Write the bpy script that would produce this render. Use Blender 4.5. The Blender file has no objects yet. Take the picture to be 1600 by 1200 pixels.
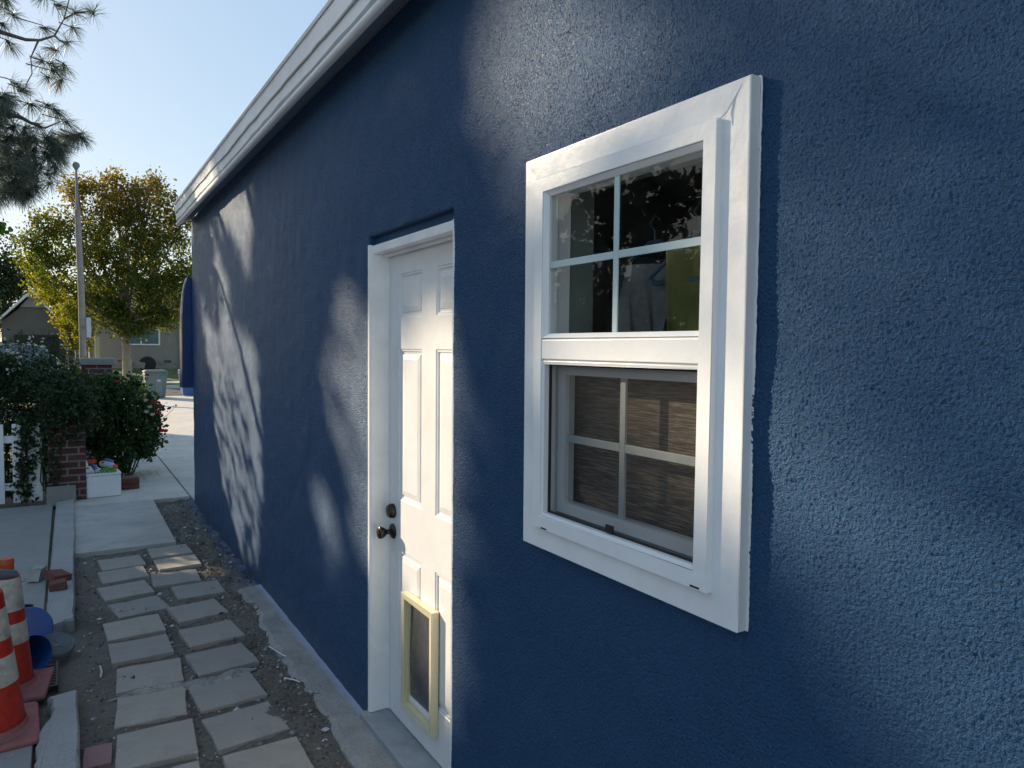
import bpy, bmesh, math, random
import numpy as np
from mathutils import Vector, Matrix
random.seed(7); rng = np.random.default_rng(11)
C = bpy.context.scene.collection
sc = bpy.context.scene
rad = math.radians

# ------------------------------------------------------------------ camera, sky, sun
cam_d = bpy.data.cameras.new("camera"); cam = bpy.data.objects.new("camera", cam_d); C.objects.link(cam)
cam_d.sensor_width = 36; cam_d.lens = 36 * 1125 / 1600; cam_d.clip_end = 600; cam_d.clip_start = 0.02
yaw, pitch, roll = rad(31.74), rad(-2.83), rad(.56)
fw = Vector((math.sin(yaw)*math.cos(pitch), math.cos(yaw)*math.cos(pitch), math.sin(pitch)))
rt = Vector((math.cos(yaw), -math.sin(yaw), 0)); up = rt.cross(fw)
r2 = math.cos(roll)*rt + math.sin(roll)*up; u2 = -math.sin(roll)*rt + math.cos(roll)*up
M = Matrix(((r2.x, u2.x, -fw.x), (r2.y, u2.y, -fw.y), (r2.z, u2.z, -fw.z))).to_4x4()
M.translation = Vector((-1.14, 0, 1.70)); cam.matrix_world = M
sc.camera = cam

SUN_AZ, SUN_EL = 32.0, 21.0            # azimuth measured from +Y towards -X
S = np.array([-math.sin(rad(SUN_AZ))*math.cos(rad(SUN_EL)), math.cos(rad(SUN_AZ))*math.cos(rad(SUN_EL)), math.sin(rad(SUN_EL))])
w = bpy.data.worlds.new("World"); sc.world = w; w.use_nodes = True
nt = w.node_tree; bg = nt.nodes["Background"]
sky = nt.nodes.new("ShaderNodeTexSky"); sky.sky_type = 'NISHITA'; sky.sun_disc = False
sky.sun_elevation = rad(SUN_EL); sky.sun_rotation = rad(-SUN_AZ)
sky.air_density = 1.0; sky.dust_density = 0.6; sky.ozone_density = 1.6
gm_ = nt.nodes.new("ShaderNodeGamma"); gm_.inputs[1].default_value = .34; nt.links.new(sky.outputs[0], gm_.inputs[0])   # evens out the clear evening sky
hs_ = nt.nodes.new("ShaderNodeHueSaturation"); hs_.inputs['Saturation'].default_value = 1.8; nt.links.new(gm_.outputs[0], hs_.inputs['Color'])
nt.links.new(hs_.outputs[0], bg.inputs[0]); bg.inputs[1].default_value = 0.258
sl = bpy.data.lights.new("sun", 'SUN'); sl.energy = 3.8; sl.angle = rad(0.6); sl.color = (1.0, 0.83, 0.60)
so = bpy.data.objects.new("sun", sl); C.objects.link(so)
so.rotation_euler = Vector(tuple(S)).to_track_quat('Z', 'Y').to_euler(); so.location = (-10, 10, 12)
sc.view_settings.view_transform = 'Standard'; sc.view_settings.look = 'None'
sc.view_settings.gamma = 1; sc.view_settings.exposure = 1.0

# ------------------------------------------------------------------ materials
class NT:
    def __init__(s, name):
        s.m = bpy.data.materials.new(name); s.m.use_nodes = True; s.t = s.m.node_tree
        s.p = s.t.nodes["Principled BSDF"]; s.out = s.t.nodes["Material Output"]
        s.co = None
    def n(s, ty, **kw):
        x = s.t.nodes.new(ty)
        for k, v in kw.items():
            if k.startswith('i_'): x.inputs[k[2:].replace('_', ' ')].default_value = v
            else: setattr(x, k, v)
        return x
    def l(s, a, b): s.t.links.new(a, b)
    def coord(s, kind='Object'):
        if not s.co: s.co = s.n("ShaderNodeTexCoord")
        return s.co.outputs[kind]
    def noise(s, scale, detail=4, rough=.55, vec=None, dist=0):
        x = s.n("ShaderNodeTexNoise"); x.inputs['Scale'].default_value = scale
        x.inputs['Detail'].default_value = detail; x.inputs['Roughness'].default_value = rough; x.inputs['Distortion'].default_value = dist
        s.l(vec if vec else s.coord(), x.inputs['Vector']); return x.outputs['Fac']
    def ramp(s, fac, stops):
        x = s.n("ShaderNodeValToRGB"); e = x.color_ramp.elements
        while len(e) < len(stops): e.new(.5)
        for i, (p, c) in enumerate(stops): e[i].position = p; e[i].color = (*c, 1) if len(c) == 3 else c
        s.l(fac, x.inputs[0]); return x.outputs[0]
    def mix(s, fac, a, b, mode='MIX'):
        x = s.n("ShaderNodeMix", data_type='RGBA', blend_type=mode)
        for i, v in ((0, fac), (6, a), (7, b)):
            if isinstance(v, (int, float)): x.inputs[i].default_value = v
            elif isinstance(v, tuple): x.inputs[i].default_value = (*v, 1)
            else: s.l(v, x.inputs[i])
        return x.outputs[2]
    def math(s, op, a, b=0.0):
        x = s.n("ShaderNodeMath", operation=op)
        for i, v in ((0, a), (1, b)):
            if isinstance(v, (int, float)): x.inputs[i].default_value = v
            else: s.l(v, x.inputs[i])
        return x.outputs[0]
    def bump(s, h, dist=.01, strength=1.0, prev=None):
        x = s.n("ShaderNodeBump"); x.inputs['Distance'].default_value = dist; x.inputs['Strength'].default_value = strength
        s.l(h, x.inputs['Height'])
        if prev: s.l(prev, x.inputs['Normal'])
        return x.outputs[0]
    def set(s, **kw):
        for k, v in kw.items():
            i = s.p.inputs[k.replace('_', ' ')]
            if isinstance(v, tuple): i.default_value = (*v, 1)
            elif isinstance(v, (int, float)): i.default_value = v
            else: s.l(v, i)
        return s.m
def paint(name, col, rough=.5, var=.12, scale=6, bump=.0006, bscale=60, spec=.5, metallic=0.0, dirt=0.0):
    k = NT(name); f = k.noise(scale, 6, .6)
    c = k.ramp(f, [(.3, tuple(x*(1-var) for x in col)), (.7, tuple(min(1, x*(1+var)) for x in col))])
    if dirt:
        d = k.ramp(k.noise(scale*.35, 8, .7), [(.48, (0, 0, 0)), (.72, (1, 1, 1))])
        c = k.mix(k.math('MULTIPLY', d, dirt), c, (.09, .075, .06))
    b = k.bump(k.noise(bscale, 5, .6), bump)
    r = k.math('ADD', k.math('MULTIPLY', k.noise(scale*3, 3), .2), rough-.1)
    return k.set(Base_Color=c, Roughness=r, Normal=b, Specular_IOR_Level=spec, Metallic=metallic)

def stucco():
    k = NT("blue_stucco"); co = k.coord()
    n1 = k.noise(225, 3, .6); n2 = k.noise(450, 2, .5); n3 = k.noise(70, 2, .5); n4 = k.noise(2.2, 4, .6)
    v = k.n("ShaderNodeTexVoronoi", feature='SMOOTH_F1'); v.inputs['Scale'].default_value = 170; k.l(co, v.inputs['Vector'])
    h = k.math('ADD', k.math('MULTIPLY', n1, 1.0), k.math('MULTIPLY', v.outputs['Distance'], -.55))
    h = k.math('ADD', h, k.math('MULTIPLY', n2, .35)); h = k.math('ADD', h, k.math('MULTIPLY', n3, .5))
    b = k.bump(h, .008, 1.0); b = k.bump(n4, .02, .5, b)
    c = k.ramp(k.noise(1.3, 5, .6), [(.3, (.034, .105, .228)), (.7, (.045, .126, .268))])
    c = k.mix(k.ramp(n1, [(.3, (0, 0, 0)), (.6, (1, 1, 1))]), k.mix(1.0, c, (.75, .78, .8), 'MULTIPLY'), c)
    sep = k.n("ShaderNodeSeparateXYZ"); k.l(co, sep.inputs[0])          # overspray of primer and dust low on the wall
    hz_ = k.math('ADD', sep.outputs[2], k.math('MULTIPLY', k.noise(11, 5, .7), .22)); mr = k.n("ShaderNodeMapRange"); k.l(hz_, mr.inputs[0]); mr.inputs[1].default_value = .30; mr.inputs[2].default_value = .08
    c = k.mix(k.math('MULTIPLY', mr.outputs[0], .35), c, (.16, .15, .13))
    r = k.math('ADD', k.math('MULTIPLY', k.noise(9, 3), .12), .35)
    return k.set(Base_Color=c, Roughness=r, Normal=b, Specular_IOR_Level=.24)
def dirt_mat():
    k = NT("dirt"); a = k.noise(3, 8, .7); b = k.noise(40, 8, .75); c3 = k.noise(1.1, 4, .5)
    col = k.ramp(b, [(.25, (.07, .06, .05)), (.5, (.19, .160, .125)), (.68, (.30, .265, .22)), (.85, (.48, .44, .39))])
    col = k.mix(k.ramp(a, [(.4, (0, 0, 0)), (.65, (1, 1, 1))]), col, (.23, .212, .185))
    col = k.mix(k.math('MULTIPLY', k.ramp(c3, [(.5, (0, 0, 0)), (.62, (1, 1, 1))]), .6), col, (.11, .095, .08))
    sx = k.n("ShaderNodeSeparateXYZ"); k.l(k.coord(), sx.inputs[0]); e = k.math('ADD', sx.outputs[0], k.math('MULTIPLY', b, .16)); mr = k.n("ShaderNodeMapRange"); k.l(e, mr.inputs[0]); mr.inputs[1].default_value = -.06; mr.inputs[2].default_value = .06
    col = k.mix(k.math('MULTIPLY', mr.outputs[0], .75), col, (.10, .16, .29))      # paint overspray on the rubble along the wall
    bb = k.bump(b, .02, 1.0); bb = k.bump(a, .02, .6, bb)
    return k.set(Base_Color=col, Roughness=.95, Normal=bb)
def concrete(name, col, var=.15, stain=.35, grain=180, bd=.0015):
    k = NT(name); a = k.noise(1.7, 8, .65); b = k.noise(grain, 5, .7); s = k.noise(5, 6, .7, dist=.5)
    c = k.ramp(a, [(.3, tuple(x*(1-var) for x in col)), (.7, tuple(x*(1+var) for x in col))])
    c = k.mix(k.math('MULTIPLY', k.ramp(s, [(.5, (0, 0, 0)), (.75, (1, 1, 1))]), stain), c, tuple(x*.45 for x in col))
    c = k.mix(k.ramp(b, [(.35, (0, 0, 0)), (.6, (1, 1, 1))]), k.mix(1.0, c, (.8, .8, .8), 'MULTIPLY'), c)
    sp = k.n("ShaderNodeTexVoronoi"); sp.inputs['Scale'].default_value = 13; k.l(k.coord(), sp.inputs['Vector'])
    c = k.mix(k.ramp(sp.outputs['Distance'], [(.05, (.5, .5, .5)), (.08, (0, 0, 0))]), c, tuple(min(.7, x*1.8) for x in col))
    oi = k.n("ShaderNodeObjectInfo"); c = k.mix(1.0, c, k.ramp(oi.outputs['Random'], [(0, (.84, .85, .86)), (1, (1.1, 1.06, 1.0))]), 'MULTIPLY')
    return k.set(Base_Color=c, Roughness=.85, Normal=k.bump(b, bd, 1.0, k.bump(s, .004, .6)))
def brick_mat():
    k = NT("red_brick"); mp = k.n("ShaderNodeMapping"); k.l(k.coord(), mp.inputs[0]); mp.inputs['Rotation'].default_value = (rad(90), 0, 0)
    b = k.n("ShaderNodeTexBrick"); k.l(mp.outputs[0], b.inputs['Vector'])
    b.inputs['Scale'].default_value = 1; b.inputs['Brick Width'].default_value = .21; b.inputs['Row Height'].default_value = .075
    b.inputs['Mortar Size'].default_value = .011; b.inputs['Mortar Smooth'].default_value = .2
    b.inputs['Color1'].default_value = (.15, .04, .03, 1); b.inputs['Color2'].default_value = (.08, .025, .022, 1); b.inputs['Mortar'].default_value = (.22, .20, .18, 1)
    n = k.noise(30, 6, .7)
    c = k.mix(k.ramp(n, [(.45, (0, 0, 0)), (.75, (.6, .6, .6))]), b.outputs['Color'], (.13, .10, .09))
    h = k.math('ADD', k.math('MULTIPLY', b.outputs['Fac'], -1.0), k.math('MULTIPLY', n, .5))
    return k.set(Base_Color=c, Roughness=.9, Normal=k.bump(h, .008))
def leaf_mat(name, cols, trans=.45, tcol=None, clump=1.2, rough=.5):
    k = NT(name); g = k.n("ShaderNodeNewGeometry"); f = k.noise(clump, 3, .6)
    x = k.math('ADD', k.math('MULTIPLY', g.outputs['Random Per Island'], .5), k.math('MULTIPLY', f, .5))
    st = [(.22 + .56*i/(len(cols)-1), c) for i, c in enumerate(cols)]
    c = k.ramp(x, st)
    if name == "big_tree_leaf":      # autumn colour has started in the top of the crown
        sz = k.n("ShaderNodeSeparateXYZ"); k.l(k.coord(), sz.inputs[0]); hh = k.math('ADD', sz.outputs[2], k.math('MULTIPLY', k.noise(.9, 3), 4.0)); mr = k.n("ShaderNodeMapRange"); k.l(hh, mr.inputs[0]); mr.inputs[1].default_value = 7.6; mr.inputs[2].default_value = 10.0
        c = k.mix(k.math('MULTIPLY', mr.outputs[0], .45), c, (.24, .14, .07))
    k.set(Base_Color=c, Roughness=rough, Specular_IOR_Level=.35)
    tr = k.n("ShaderNodeBsdfTranslucent"); tc = k.mix(1.0, c, tcol or (1.6, 1.7, .7), 'MULTIPLY'); k.l(tc, tr.inputs[0])
    ms = k.n("ShaderNodeMixShader"); ms.inputs[0].default_value = trans
    k.l(k.p.outputs[0], ms.inputs[1]); k.l(tr.outputs[0], ms.inputs[2]); k.l(ms.outputs[0], k.out.inputs[0]); return k.m
def glass_mat(name, tint=(.9, .93, .92), extra=0.0):
    k = NT(name); t = k.n("ShaderNodeBsdfTransparent"); t.inputs[0].default_value = (*tint, 1)
    gl = k.n("ShaderNodeBsdfGlossy"); gl.inputs['Roughness'].default_value = .015
    lw = k.n("ShaderNodeLayerWeight"); lw.inputs[0].default_value = .5      # same both ways through a thin pane
    f = k.math('ADD', k.math('MULTIPLY', k.math('POWER', lw.outputs['Facing'], 5.0), .9), .045)
    k.l(k.bump(k.noise(2.5, 2), .004, .4), gl.inputs['Normal'])
    d = k.n("ShaderNodeBsdfDiffuse"); d.inputs[0].default_value = (.35, .34, .32, 1)
    dm = k.n("ShaderNodeMixShader"); dirt = k.math('MULTIPLY', k.ramp(k.noise(7, 7, .7, dist=.8), [(.35, (0, 0, 0)), (.8, (1, 1, 1))]), extra)
    k.l(dirt, dm.inputs[0]); k.l(t.outputs[0], dm.inputs[1]); k.l(d.outputs[0], dm.inputs[2])
    ms = k.n("ShaderNodeMixShader"); k.l(f, ms.inputs[0]); k.l(dm.outputs[0], ms.inputs[1]); k.l(gl.outputs[0], ms.inputs[2])
    k.l(ms.outputs[0], k.out.inputs[0]); return k.m
def screen_mat():
    k = NT("insect_screen"); t = k.n("ShaderNodeBsdfTransparent"); t.inputs[0].default_value = (.92, .92, .92, 1)
    d = k.n("ShaderNodeBsdfDiffuse"); d.inputs[0].default_value = (.05, .05, .052, 1)
    ms = k.n("ShaderNodeMixShader"); f = k.math('ADD', k.math('MULTIPLY', k.noise(500, 2), .2), .22); k.l(f, ms.inputs[0])
    k.l(t.outputs[0], ms.inputs[1]); k.l(d.outputs[0], ms.inputs[2]); k.l(ms.outputs[0], k.out.inputs[0]); return k.m
def weave():
    k = NT("woven_blind"); mp = k.n("ShaderNodeMapping"); k.l(k.coord(), mp.inputs[0]); mp.inputs['Scale'].default_value = (1, 5, 130)
    n = k.noise(2.2, 5, .7, vec=mp.outputs[0], dist=.4)
    c = k.ramp(n, [(.36, (.035, .026, .022)), (.5, (.17, .125, .10)), (.64, (.46, .38, .31))])
    return k.set(Base_Color=c, Roughness=.75, Normal=k.bump(n, .002))
def grass_mat():
    k = NT("lawn"); c = k.ramp(k.noise(1.5, 9, .75), [(.3, (.05, .075, .02)), (.6, (.13, .16, .05)), (.8, (.26, .24, .11))])
    return k.set(Base_Color=c, Roughness=.9, Normal=k.bump(k.noise(30, 5, .7), .03))

MT = dict(
    stucco=stucco(), dirt=dirt_mat(), paver=concrete("paver_concrete", (.41, .375, .34), .10, .45, 260),
    slab=concrete("slab_concrete", (.62, .58, .53), .16, .55), drive=concrete("driveway_concrete", (.58, .555, .52), .14, .38),
    curb=concrete("curb_concrete", (.48, .465, .45), .12, .3, 120, .003), patio=concrete("patio_concrete", (.33, .325, .325), .10, .25),
    foot=concrete("foundation_concrete", (.25, .245, .235), .22, .45, 90, .004), asphalt=concrete("asphalt", (.075, .072, .07), .15, .2),
    white=paint("white_vinyl", (.86, .865, .87), .34, .03, 5, .0008, 40), whitewall=paint("trim_paint", (.85, .855, .865), .32, .05, 8, .0022, 9, dirt=.12),
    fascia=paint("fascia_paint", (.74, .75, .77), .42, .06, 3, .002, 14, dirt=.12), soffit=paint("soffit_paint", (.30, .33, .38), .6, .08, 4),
    door=paint("door_paint", (.76, .755, .75), .36, .04, 7, .0009, 30, dirt=.10), sillgrey=paint("sill_paint", (.30, .32, .34), .55, .12, 9, .001, 80, dirt=.45),
    cream=paint("cream_plastic", (.64, .585, .40), .42, .05, 9), flap=paint("flap_vinyl", (.085, .085, .09), .28, .25, 5, .002, 10),
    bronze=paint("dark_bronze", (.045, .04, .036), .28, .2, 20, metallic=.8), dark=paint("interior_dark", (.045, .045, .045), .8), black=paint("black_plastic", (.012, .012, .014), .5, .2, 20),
    brick=brick_mat(), brickbit=paint("loose_brick", (.17, .06, .045), .9, .35, 18, .004, 60, dirt=.6), pinktile=paint("pink_paver", (.30, .17, .165), .85, .1, 20, .001, 200, dirt=.2),
    stone=concrete("stone_cap", (.34, .33, .31), .2, .5), pot=paint("white_foam", (.92, .92, .91), .65, .04, 7, .0015, 90, dirt=.10),
    orange=paint("cone_red_orange", (.48, .024, .010), .42, .22, 34, .0016, 20, dirt=.45), orangetop=paint("cone_faded_orange", (.48, .09, .03), .5, .2, 14, dirt=.35),
    band=paint("reflective_band", (.58, .55, .48), .32, .14, 38, .003, 16, dirt=.6), rubber=paint("faded_red_rubber", (.34, .12, .115), .7, .2, 7, .002, 40, dirt=.5),
    blue=paint("blue_plastic", (.025, .10, .34), .33, .12, 8, dirt=.08), navy=paint("navy_gloss", (.02, .055, .17), .22, .15, 3, .004, 6), greyribs=paint("grey_plastic", (.19, .215, .23), .55, .15, 12, dirt=.4),
    tool=paint("blue_grey_plastic", (.075, .10, .15), .4, .2, 12), wood=paint("grey_wood", (.27, .245, .22), .8, .2, 6), bark=paint("bark", (.15, .115, .085), .9, .4, 9, .02, 14), palebark=paint("pale_bark", (.34, .27, .20), .9, .25, 6, .01, 14),
    twig=paint("pine_twig", (.14, .10, .08), .9, .3, 9), stem=paint("stem", (.07, .07, .035), .8), tan=paint("tan_render", (.30, .275, .245), .85, .05, 3), roof=paint("roof_shingle", (.30, .25, .21), .9, .2, 5, .01, 12),
    greygable=paint("grey_siding", (.15, .14, .13), .85, .06, 3), lightgable=paint("pale_siding", (.30, .29, .30), .85, .06, 3), rust=paint("eave_rust", (.38, .17, .10), .8), bin=paint("grey_green_plastic", (.13, .185, .17), .5, .08, 5, dirt=.1), binblue=paint("blue_bin", (.03, .10, .30), .45, .1, 5),
    winglass=glass_mat("window_glass", (.90, .92, .91), .05), screen=screen_mat(), weave=weave(), grass=grass_mat(),
    yellow=paint("olive_cloth", (.10, .11, .022), .8, .2, 14), teal=paint("teal_plastic", (.008, .07, .12), .4), pale=paint("pale_cloth", (.16, .17, .17), .85, .5, 12),
    shelf=paint("cabinet_paint", (.20, .24, .22), .6), gridpale=paint("muntin_paint", (.48, .60, .60), .4, .04), gridgrey=paint("inner_muntin", (.50, .54, .53), .5, .1, 20),
    carpaint=paint("silver_car", (.45, .50, .55), .2, .03, 3, metallic=.4), carglass=paint("car_glass", (.10, .16, .19), .06, .2, 2), tyre=paint("tyre", (.02, .02, .02), .8),
    rose=paint("red_petals", (.42, .008, .025), .55, .3, 40), whitepetal=paint("white_petals", (.62, .60, .50), .6, .1, 30), yellowleaf=leaf_mat("yellow_rose_leaf", [(.30, .30, .03), (.45, .42, .06)], .5),
    toyorange=paint("toy_orange", (.70, .12, .02), .35), toygreen=paint("toy_green", (.12, .36, .06), .4), toywhite=paint("toy_white", (.55, .57, .60), .4), toyblue=paint("toy_blue", (.10, .13, .32), .4), label=paint("paper_label", (.55, .52, .62), .6),
    hedge=leaf_mat("hedge_leaf", [(.010, .026, .012), (.026, .055, .022), (.055, .095, .035)], .2, clump=3),
    roseleaf=leaf_mat("rose_leaf", [(.012, .032, .012), (.03, .07, .02), (.07, .13, .035)], .25, clump=3),
    olive=leaf_mat("big_tree_leaf", [(.038, .070, .018), (.070, .110, .026), (.13, .155, .032), (.20, .16, .04)], .6, (1.6, 1.5, .5), .45),
    gold=leaf_mat("sunlit_leaf", [(.10, .12, .012), (.20, .20, .018), (.34, .28, .02)], .55, (1.6, 1.5, .5), .8),
    vine=leaf_mat("vine_leaf", [(.02, .06, .012), (.05, .12, .02), (.12, .19, .03)], .45, clump=2),
    pine=leaf_mat("pine_needle", [(.06, .08, .07), (.10, .125, .105), (.15, .175, .145)], .45, (1.2, 1.25, 1.1), 1.5, .4),
    farpine=leaf_mat("far_conifer", [(.03, .045, .022), (.06, .08, .035)], .3),
    shade=leaf_mat("shade_leaf", [(.025, .045, .015), (.05, .08, .025)], .12),
)

# ------------------------------------------------------------------ mesh helpers
class MB:
    def __init__(s): s.v = []; s.f = []; s.sm = []; s.mi = []
    def add(s, vs, fs, smooth=False, mi=0):
        o = len(s.v); s.v += [tuple(map(float, p)) for p in vs]; s.f += [tuple(i+o for i in f) for f in fs]
        s.sm += [smooth]*len(fs); s.mi += [mi]*len(fs); return s
    def box(s, x0, x1, y0, y1, z0, z1, rot=0, piv=None, tilt=None, mi=0):
        vs = [Vector((x, y, z)) for z in (z0, z1) for y in (y0, y1) for x in (x0, x1)]
        if rot or tilt:
            pv = Vector(piv) if piv else Vector(((x0+x1)/2, (y0+y1)/2, z0))
            R = Matrix.Rotation(rot, 3, 'Z')
            if tilt: R = R @ Matrix.Rotation(tilt[0], 3, 'X') @ Matrix.Rotation(tilt[1], 3, 'Y')
            vs = [pv + R @ (p-pv) for p in vs]
        return s.add(vs, [(0, 2, 3, 1), (4, 5, 7, 6), (0, 1, 5, 4), (2, 6, 7, 3), (0, 4, 6, 2), (1, 3, 7, 5)], mi=mi)
    def prism(s, pts, axis, a0, a1):
        n = len(pts)
        def P(p, a): return {'x': (a, p[0], p[1]), 'y': (p[0], a, p[1]), 'z': (p[0], p[1], a)}[axis]
        s.add([P(p, a0) for p in pts] + [P(p, a1) for p in pts], [tuple(range(n))[::-1], tuple(range(n, 2*n))] + [(i, (i+1) % n, n+(i+1) % n, n+i) for i in range(n)]); return s
    def lathe(s, prof, c=(0, 0, 0), n=32, R=None, arc=2*math.pi, cap=True, wob=0.0, sx=1.0):
        full = abs(arc-2*math.pi) < 1e-4; k = n if full else n+1; vs = []
        for r, z in prof:
            for i in range(k):
                a = arc*i/n; rr = r*(1+wob*math.sin(3*a+z*9))
                p = Vector((rr*math.cos(a)*sx, rr*math.sin(a), z)); vs.append((R @ p if R else p)+Vector(c))
        fs = []
        for j in range(len(prof)-1):
            for i in range(n if full else n):
                i2 = (i+1) % k; fs.append((j*k+i, j*k+i2, (j+1)*k+i2, (j+1)*k+i))
        if cap and full: fs += [tuple(range(k))[::-1], tuple((len(prof)-1)*k+i for i in range(k))]
        return s.add(vs, fs, True)
    def tube(s, pts, rs, n=8):
        pts = [Vector(p) for p in pts]; k = len(pts); rs = rs if hasattr(rs, '__len__') else [rs]*k; vs = []
        nrm = None
        for i, p in enumerate(pts):
            d = (pts[min(i+1, k-1)]-pts[max(i-1, 0)]).normalized()
            if nrm is None: nrm = d.orthogonal().normalized()
            nrm = (nrm - d*nrm.dot(d)).normalized(); b = d.cross(nrm)
            vs += [p+rs[i]*(math.cos(2*math.pi*j/n)*nrm+math.sin(2*math.pi*j/n)*b) for j in range(n)]
        fs = [(i*n+j, i*n+(j+1) % n, (i+1)*n+(j+1) % n, (i+1)*n+j) for i in range(k-1) for j in range(n)]
        fs += [tuple(range(n))[::-1], tuple((k-1)*n+j for j in range(n))]
        return s.add(vs, fs, True)
    def build(s, name, mat, parent=None, bevel=0, seg=2, origin=None, weld=False):
        me = bpy.data.meshes.new(name); o = origin
        if o is None: o = rootloc(parent) if parent else (0, 0, 0)
        me.from_pydata([(p[0]-o[0], p[1]-o[1], p[2]-o[2]) for p in s.v], [], s.f)
        me.polygons.foreach_set('use_smooth', s.sm); me.polygons.foreach_set('material_index', s.mi)
        for m in (mat if isinstance(mat, (list, tuple)) else [mat]): me.materials.append(m)
        if any(s.sm): me.set_sharp_from_angle(angle=rad(40))
        if bevel or weld:
            bm = bmesh.new(); bm.from_mesh(me)
            bmesh.ops.remove_doubles(bm, verts=bm.verts, dist=1e-5); bmesh.ops.recalc_face_normals(bm, faces=bm.faces)
            if bevel:
                es = [e for e in bm.edges if len(e.link_faces) == 2 and e.calc_face_angle(0) > rad(30)]
                bmesh.ops.bevel(bm, geom=es, offset=bevel, segments=seg, profile=.5, affect='EDGES', clamp_overlap=True)
            bm.to_mesh(me); bm.free()
        ob = bpy.data.objects.new(name, me); C.objects.link(ob)
        if parent: ob.parent = parent
        else: ob.location = o
        return ob
ROOT = {}
def rootloc(o):
    while o.parent: o = o.parent
    return tuple(o.location)
def thing(name, loc, label, cat, group=None):
    o = bpy.data.objects.new(name, None); C.objects.link(o); o.location = loc; o.empty_display_size = .1
    return tag(o, label, cat, group)
def tag(o, label, cat, group=None):
    o['label'] = label; o['category'] = cat
    if group: o['group'] = group
    return o
def struct(o): o['kind'] = 'structure'; return o
def fastmesh(name, V, F, mat, parent=None, origin=None, smooth=False):
    o = origin if origin is not None else (rootloc(parent) if parent else (0, 0, 0))
    V = np.asarray(V, np.float32)-np.array(o, np.float32); F = np.asarray(F, np.int32); k = F.shape[1]
    me = bpy.data.meshes.new(name); me.vertices.add(len(V)); me.vertices.foreach_set('co', V.ravel())
    me.loops.add(F.size); me.loops.foreach_set('vertex_index', F.ravel())
    me.polygons.add(len(F)); me.polygons.foreach_set('loop_start', np.arange(len(F), dtype=np.int32)*k)
    me.polygons.foreach_set('use_smooth', np.full(len(F), smooth))
    me.update(calc_edges=True); me.materials.append(mat)
    ob = bpy.data.objects.new(name, me); C.objects.link(ob)
    if parent: ob.parent = parent
    else: ob.location = o
    return ob
def leaves(name, P, size, mat, parent=None, asp=.55, droop=.3, jit=.35, up=.0):
    """one folded leaf (2 quads) per centre"""
    P = np.asarray(P, float); n = len(P); L = size*(1+jit*rng.standard_normal(n)).clip(.45, 1.8)
    d = rng.standard_normal((n, 3)); d[:, 2] -= droop; d /= np.linalg.norm(d, axis=1)[:, None]
    nn = rng.standard_normal((n, 3)); nn[:, 2] += up; s = np.cross(d, nn); s /= np.linalg.norm(s, axis=1)[:, None]; q = np.cross(s, d)
    L = L[:, None]; b = P-d*L*.5; t = P+d*L*.5; m = P-q*L*.04; m2 = P + d*L*.05
    l = m2+s*L*asp*.5+q*L*.10; r = m2-s*L*asp*.5+q*L*.10; l2 = P-d*L*.25+s*L*asp*.36; r2_ = P-d*L*.25-s*L*asp*.36
    V = np.stack([b, l2, l, t, r, r2_], 1).reshape(-1, 3); i = np.arange(n)[:, None]*6
    F = np.concatenate([i+np.array([[0, 1, 2, 3]]), i+np.array([[0, 3, 4, 5]])], 1).reshape(-1, 4)
    return fastmesh(name, V, F, mat, parent)

# ------------------------------------------------------------------ setting: ground, slabs, driveway, road
def heightfield(name, x0, x1, y0, y1, step, fz, mat):
    xs = np.arange(x0, x1+step/2, step); ys = np.arange(y0, y1+step/2, step); X, Y = np.meshgrid(xs, ys); Z = fz(X, Y)
    V = np.stack([X, Y, Z], 2).reshape(-1, 3); nx, ny = len(xs), len(ys); j, i = np.meshgrid(np.arange(ny-1), np.arange(nx-1), indexing='ij')
    a = (j*nx+i).ravel(); return fastmesh(name, V, np.stack([a, a+1, a+nx+1, a+nx], 1), mat, smooth=True)
def sn(X, Y, seeds, amp, fr):
    Z = np.zeros_like(X)
    g = np.random.default_rng(seeds)
    for k in range(10):
        a = g.uniform(0, 6.28); f = fr*g.uniform(.6, 1.8); ph = g.uniform(0, 6.28); Z += np.sin((X*np.cos(a)+Y*np.sin(a))*f+ph+1.3*np.sin((X*np.sin(a)-Y*np.cos(a))*f*.7))
    return Z*amp/4
def dz(X, Y):
    z = -.012+sn(X, Y, 1, .010, 5)+sn(X, Y, 2, .006, 17)+sn(X, Y, 3, .004, 45)+sn(X, Y, 5, .0025, 110)
    wallside = np.clip((X+.36)/.2, 0, 1)*np.clip((Y-5.1)/.4, 0, 1)
    return z+wallside*(sn(X, Y, 4, .018, 24)+.004)
o = MB().box(-90, 90, -40, 130, -.5, -.07); struct(o.build("ground", MT['dirt']))
struct(heightfield("dirt_path", -2.6, .10, 1.2, 9.0, .014, dz, MT['dirt']))
struct(MB().box(-1.12, -.372, 6.65, 8.60, -.06, .032).build("path_slab", MT['slab'], bevel=.006))
m = MB(); m.box(-1.12, -.008, 8.604, 26, -.06, .028); m.box(.008, 9, 8.43, 26, -.06, .028)
struct(m.build("driveway", MT['drive'], bevel=.004))
m = MB(); m.box(-6.5, -1.29, 6.14, 8.9, -.06, .022); m.box(-6.5, -1.29, 2.31, 6.125, -.06, .018); m.box(-7.4, -.3, -14, 2.29, -.06, .02)  # the slab behind the camera is added to bounce sun onto the wall
struct(m.build("patio", MT['patio'], bevel=.005))
struct(MB().box(-90, 90, 26.05, 31, -.06, .0).build("road", MT['asphalt']))
struct(MB().prism([(31.0, -.06), (31.02, .11), (31.15, .13), (31.15, -.06)], 'x', -90, 90).build("road_kerb", MT['drive']))
o = MB(); o.box(-90, 90, 31.15, 32.6, -.06, .12); struct(o.build("grass_verge", MT['grass']))
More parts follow.
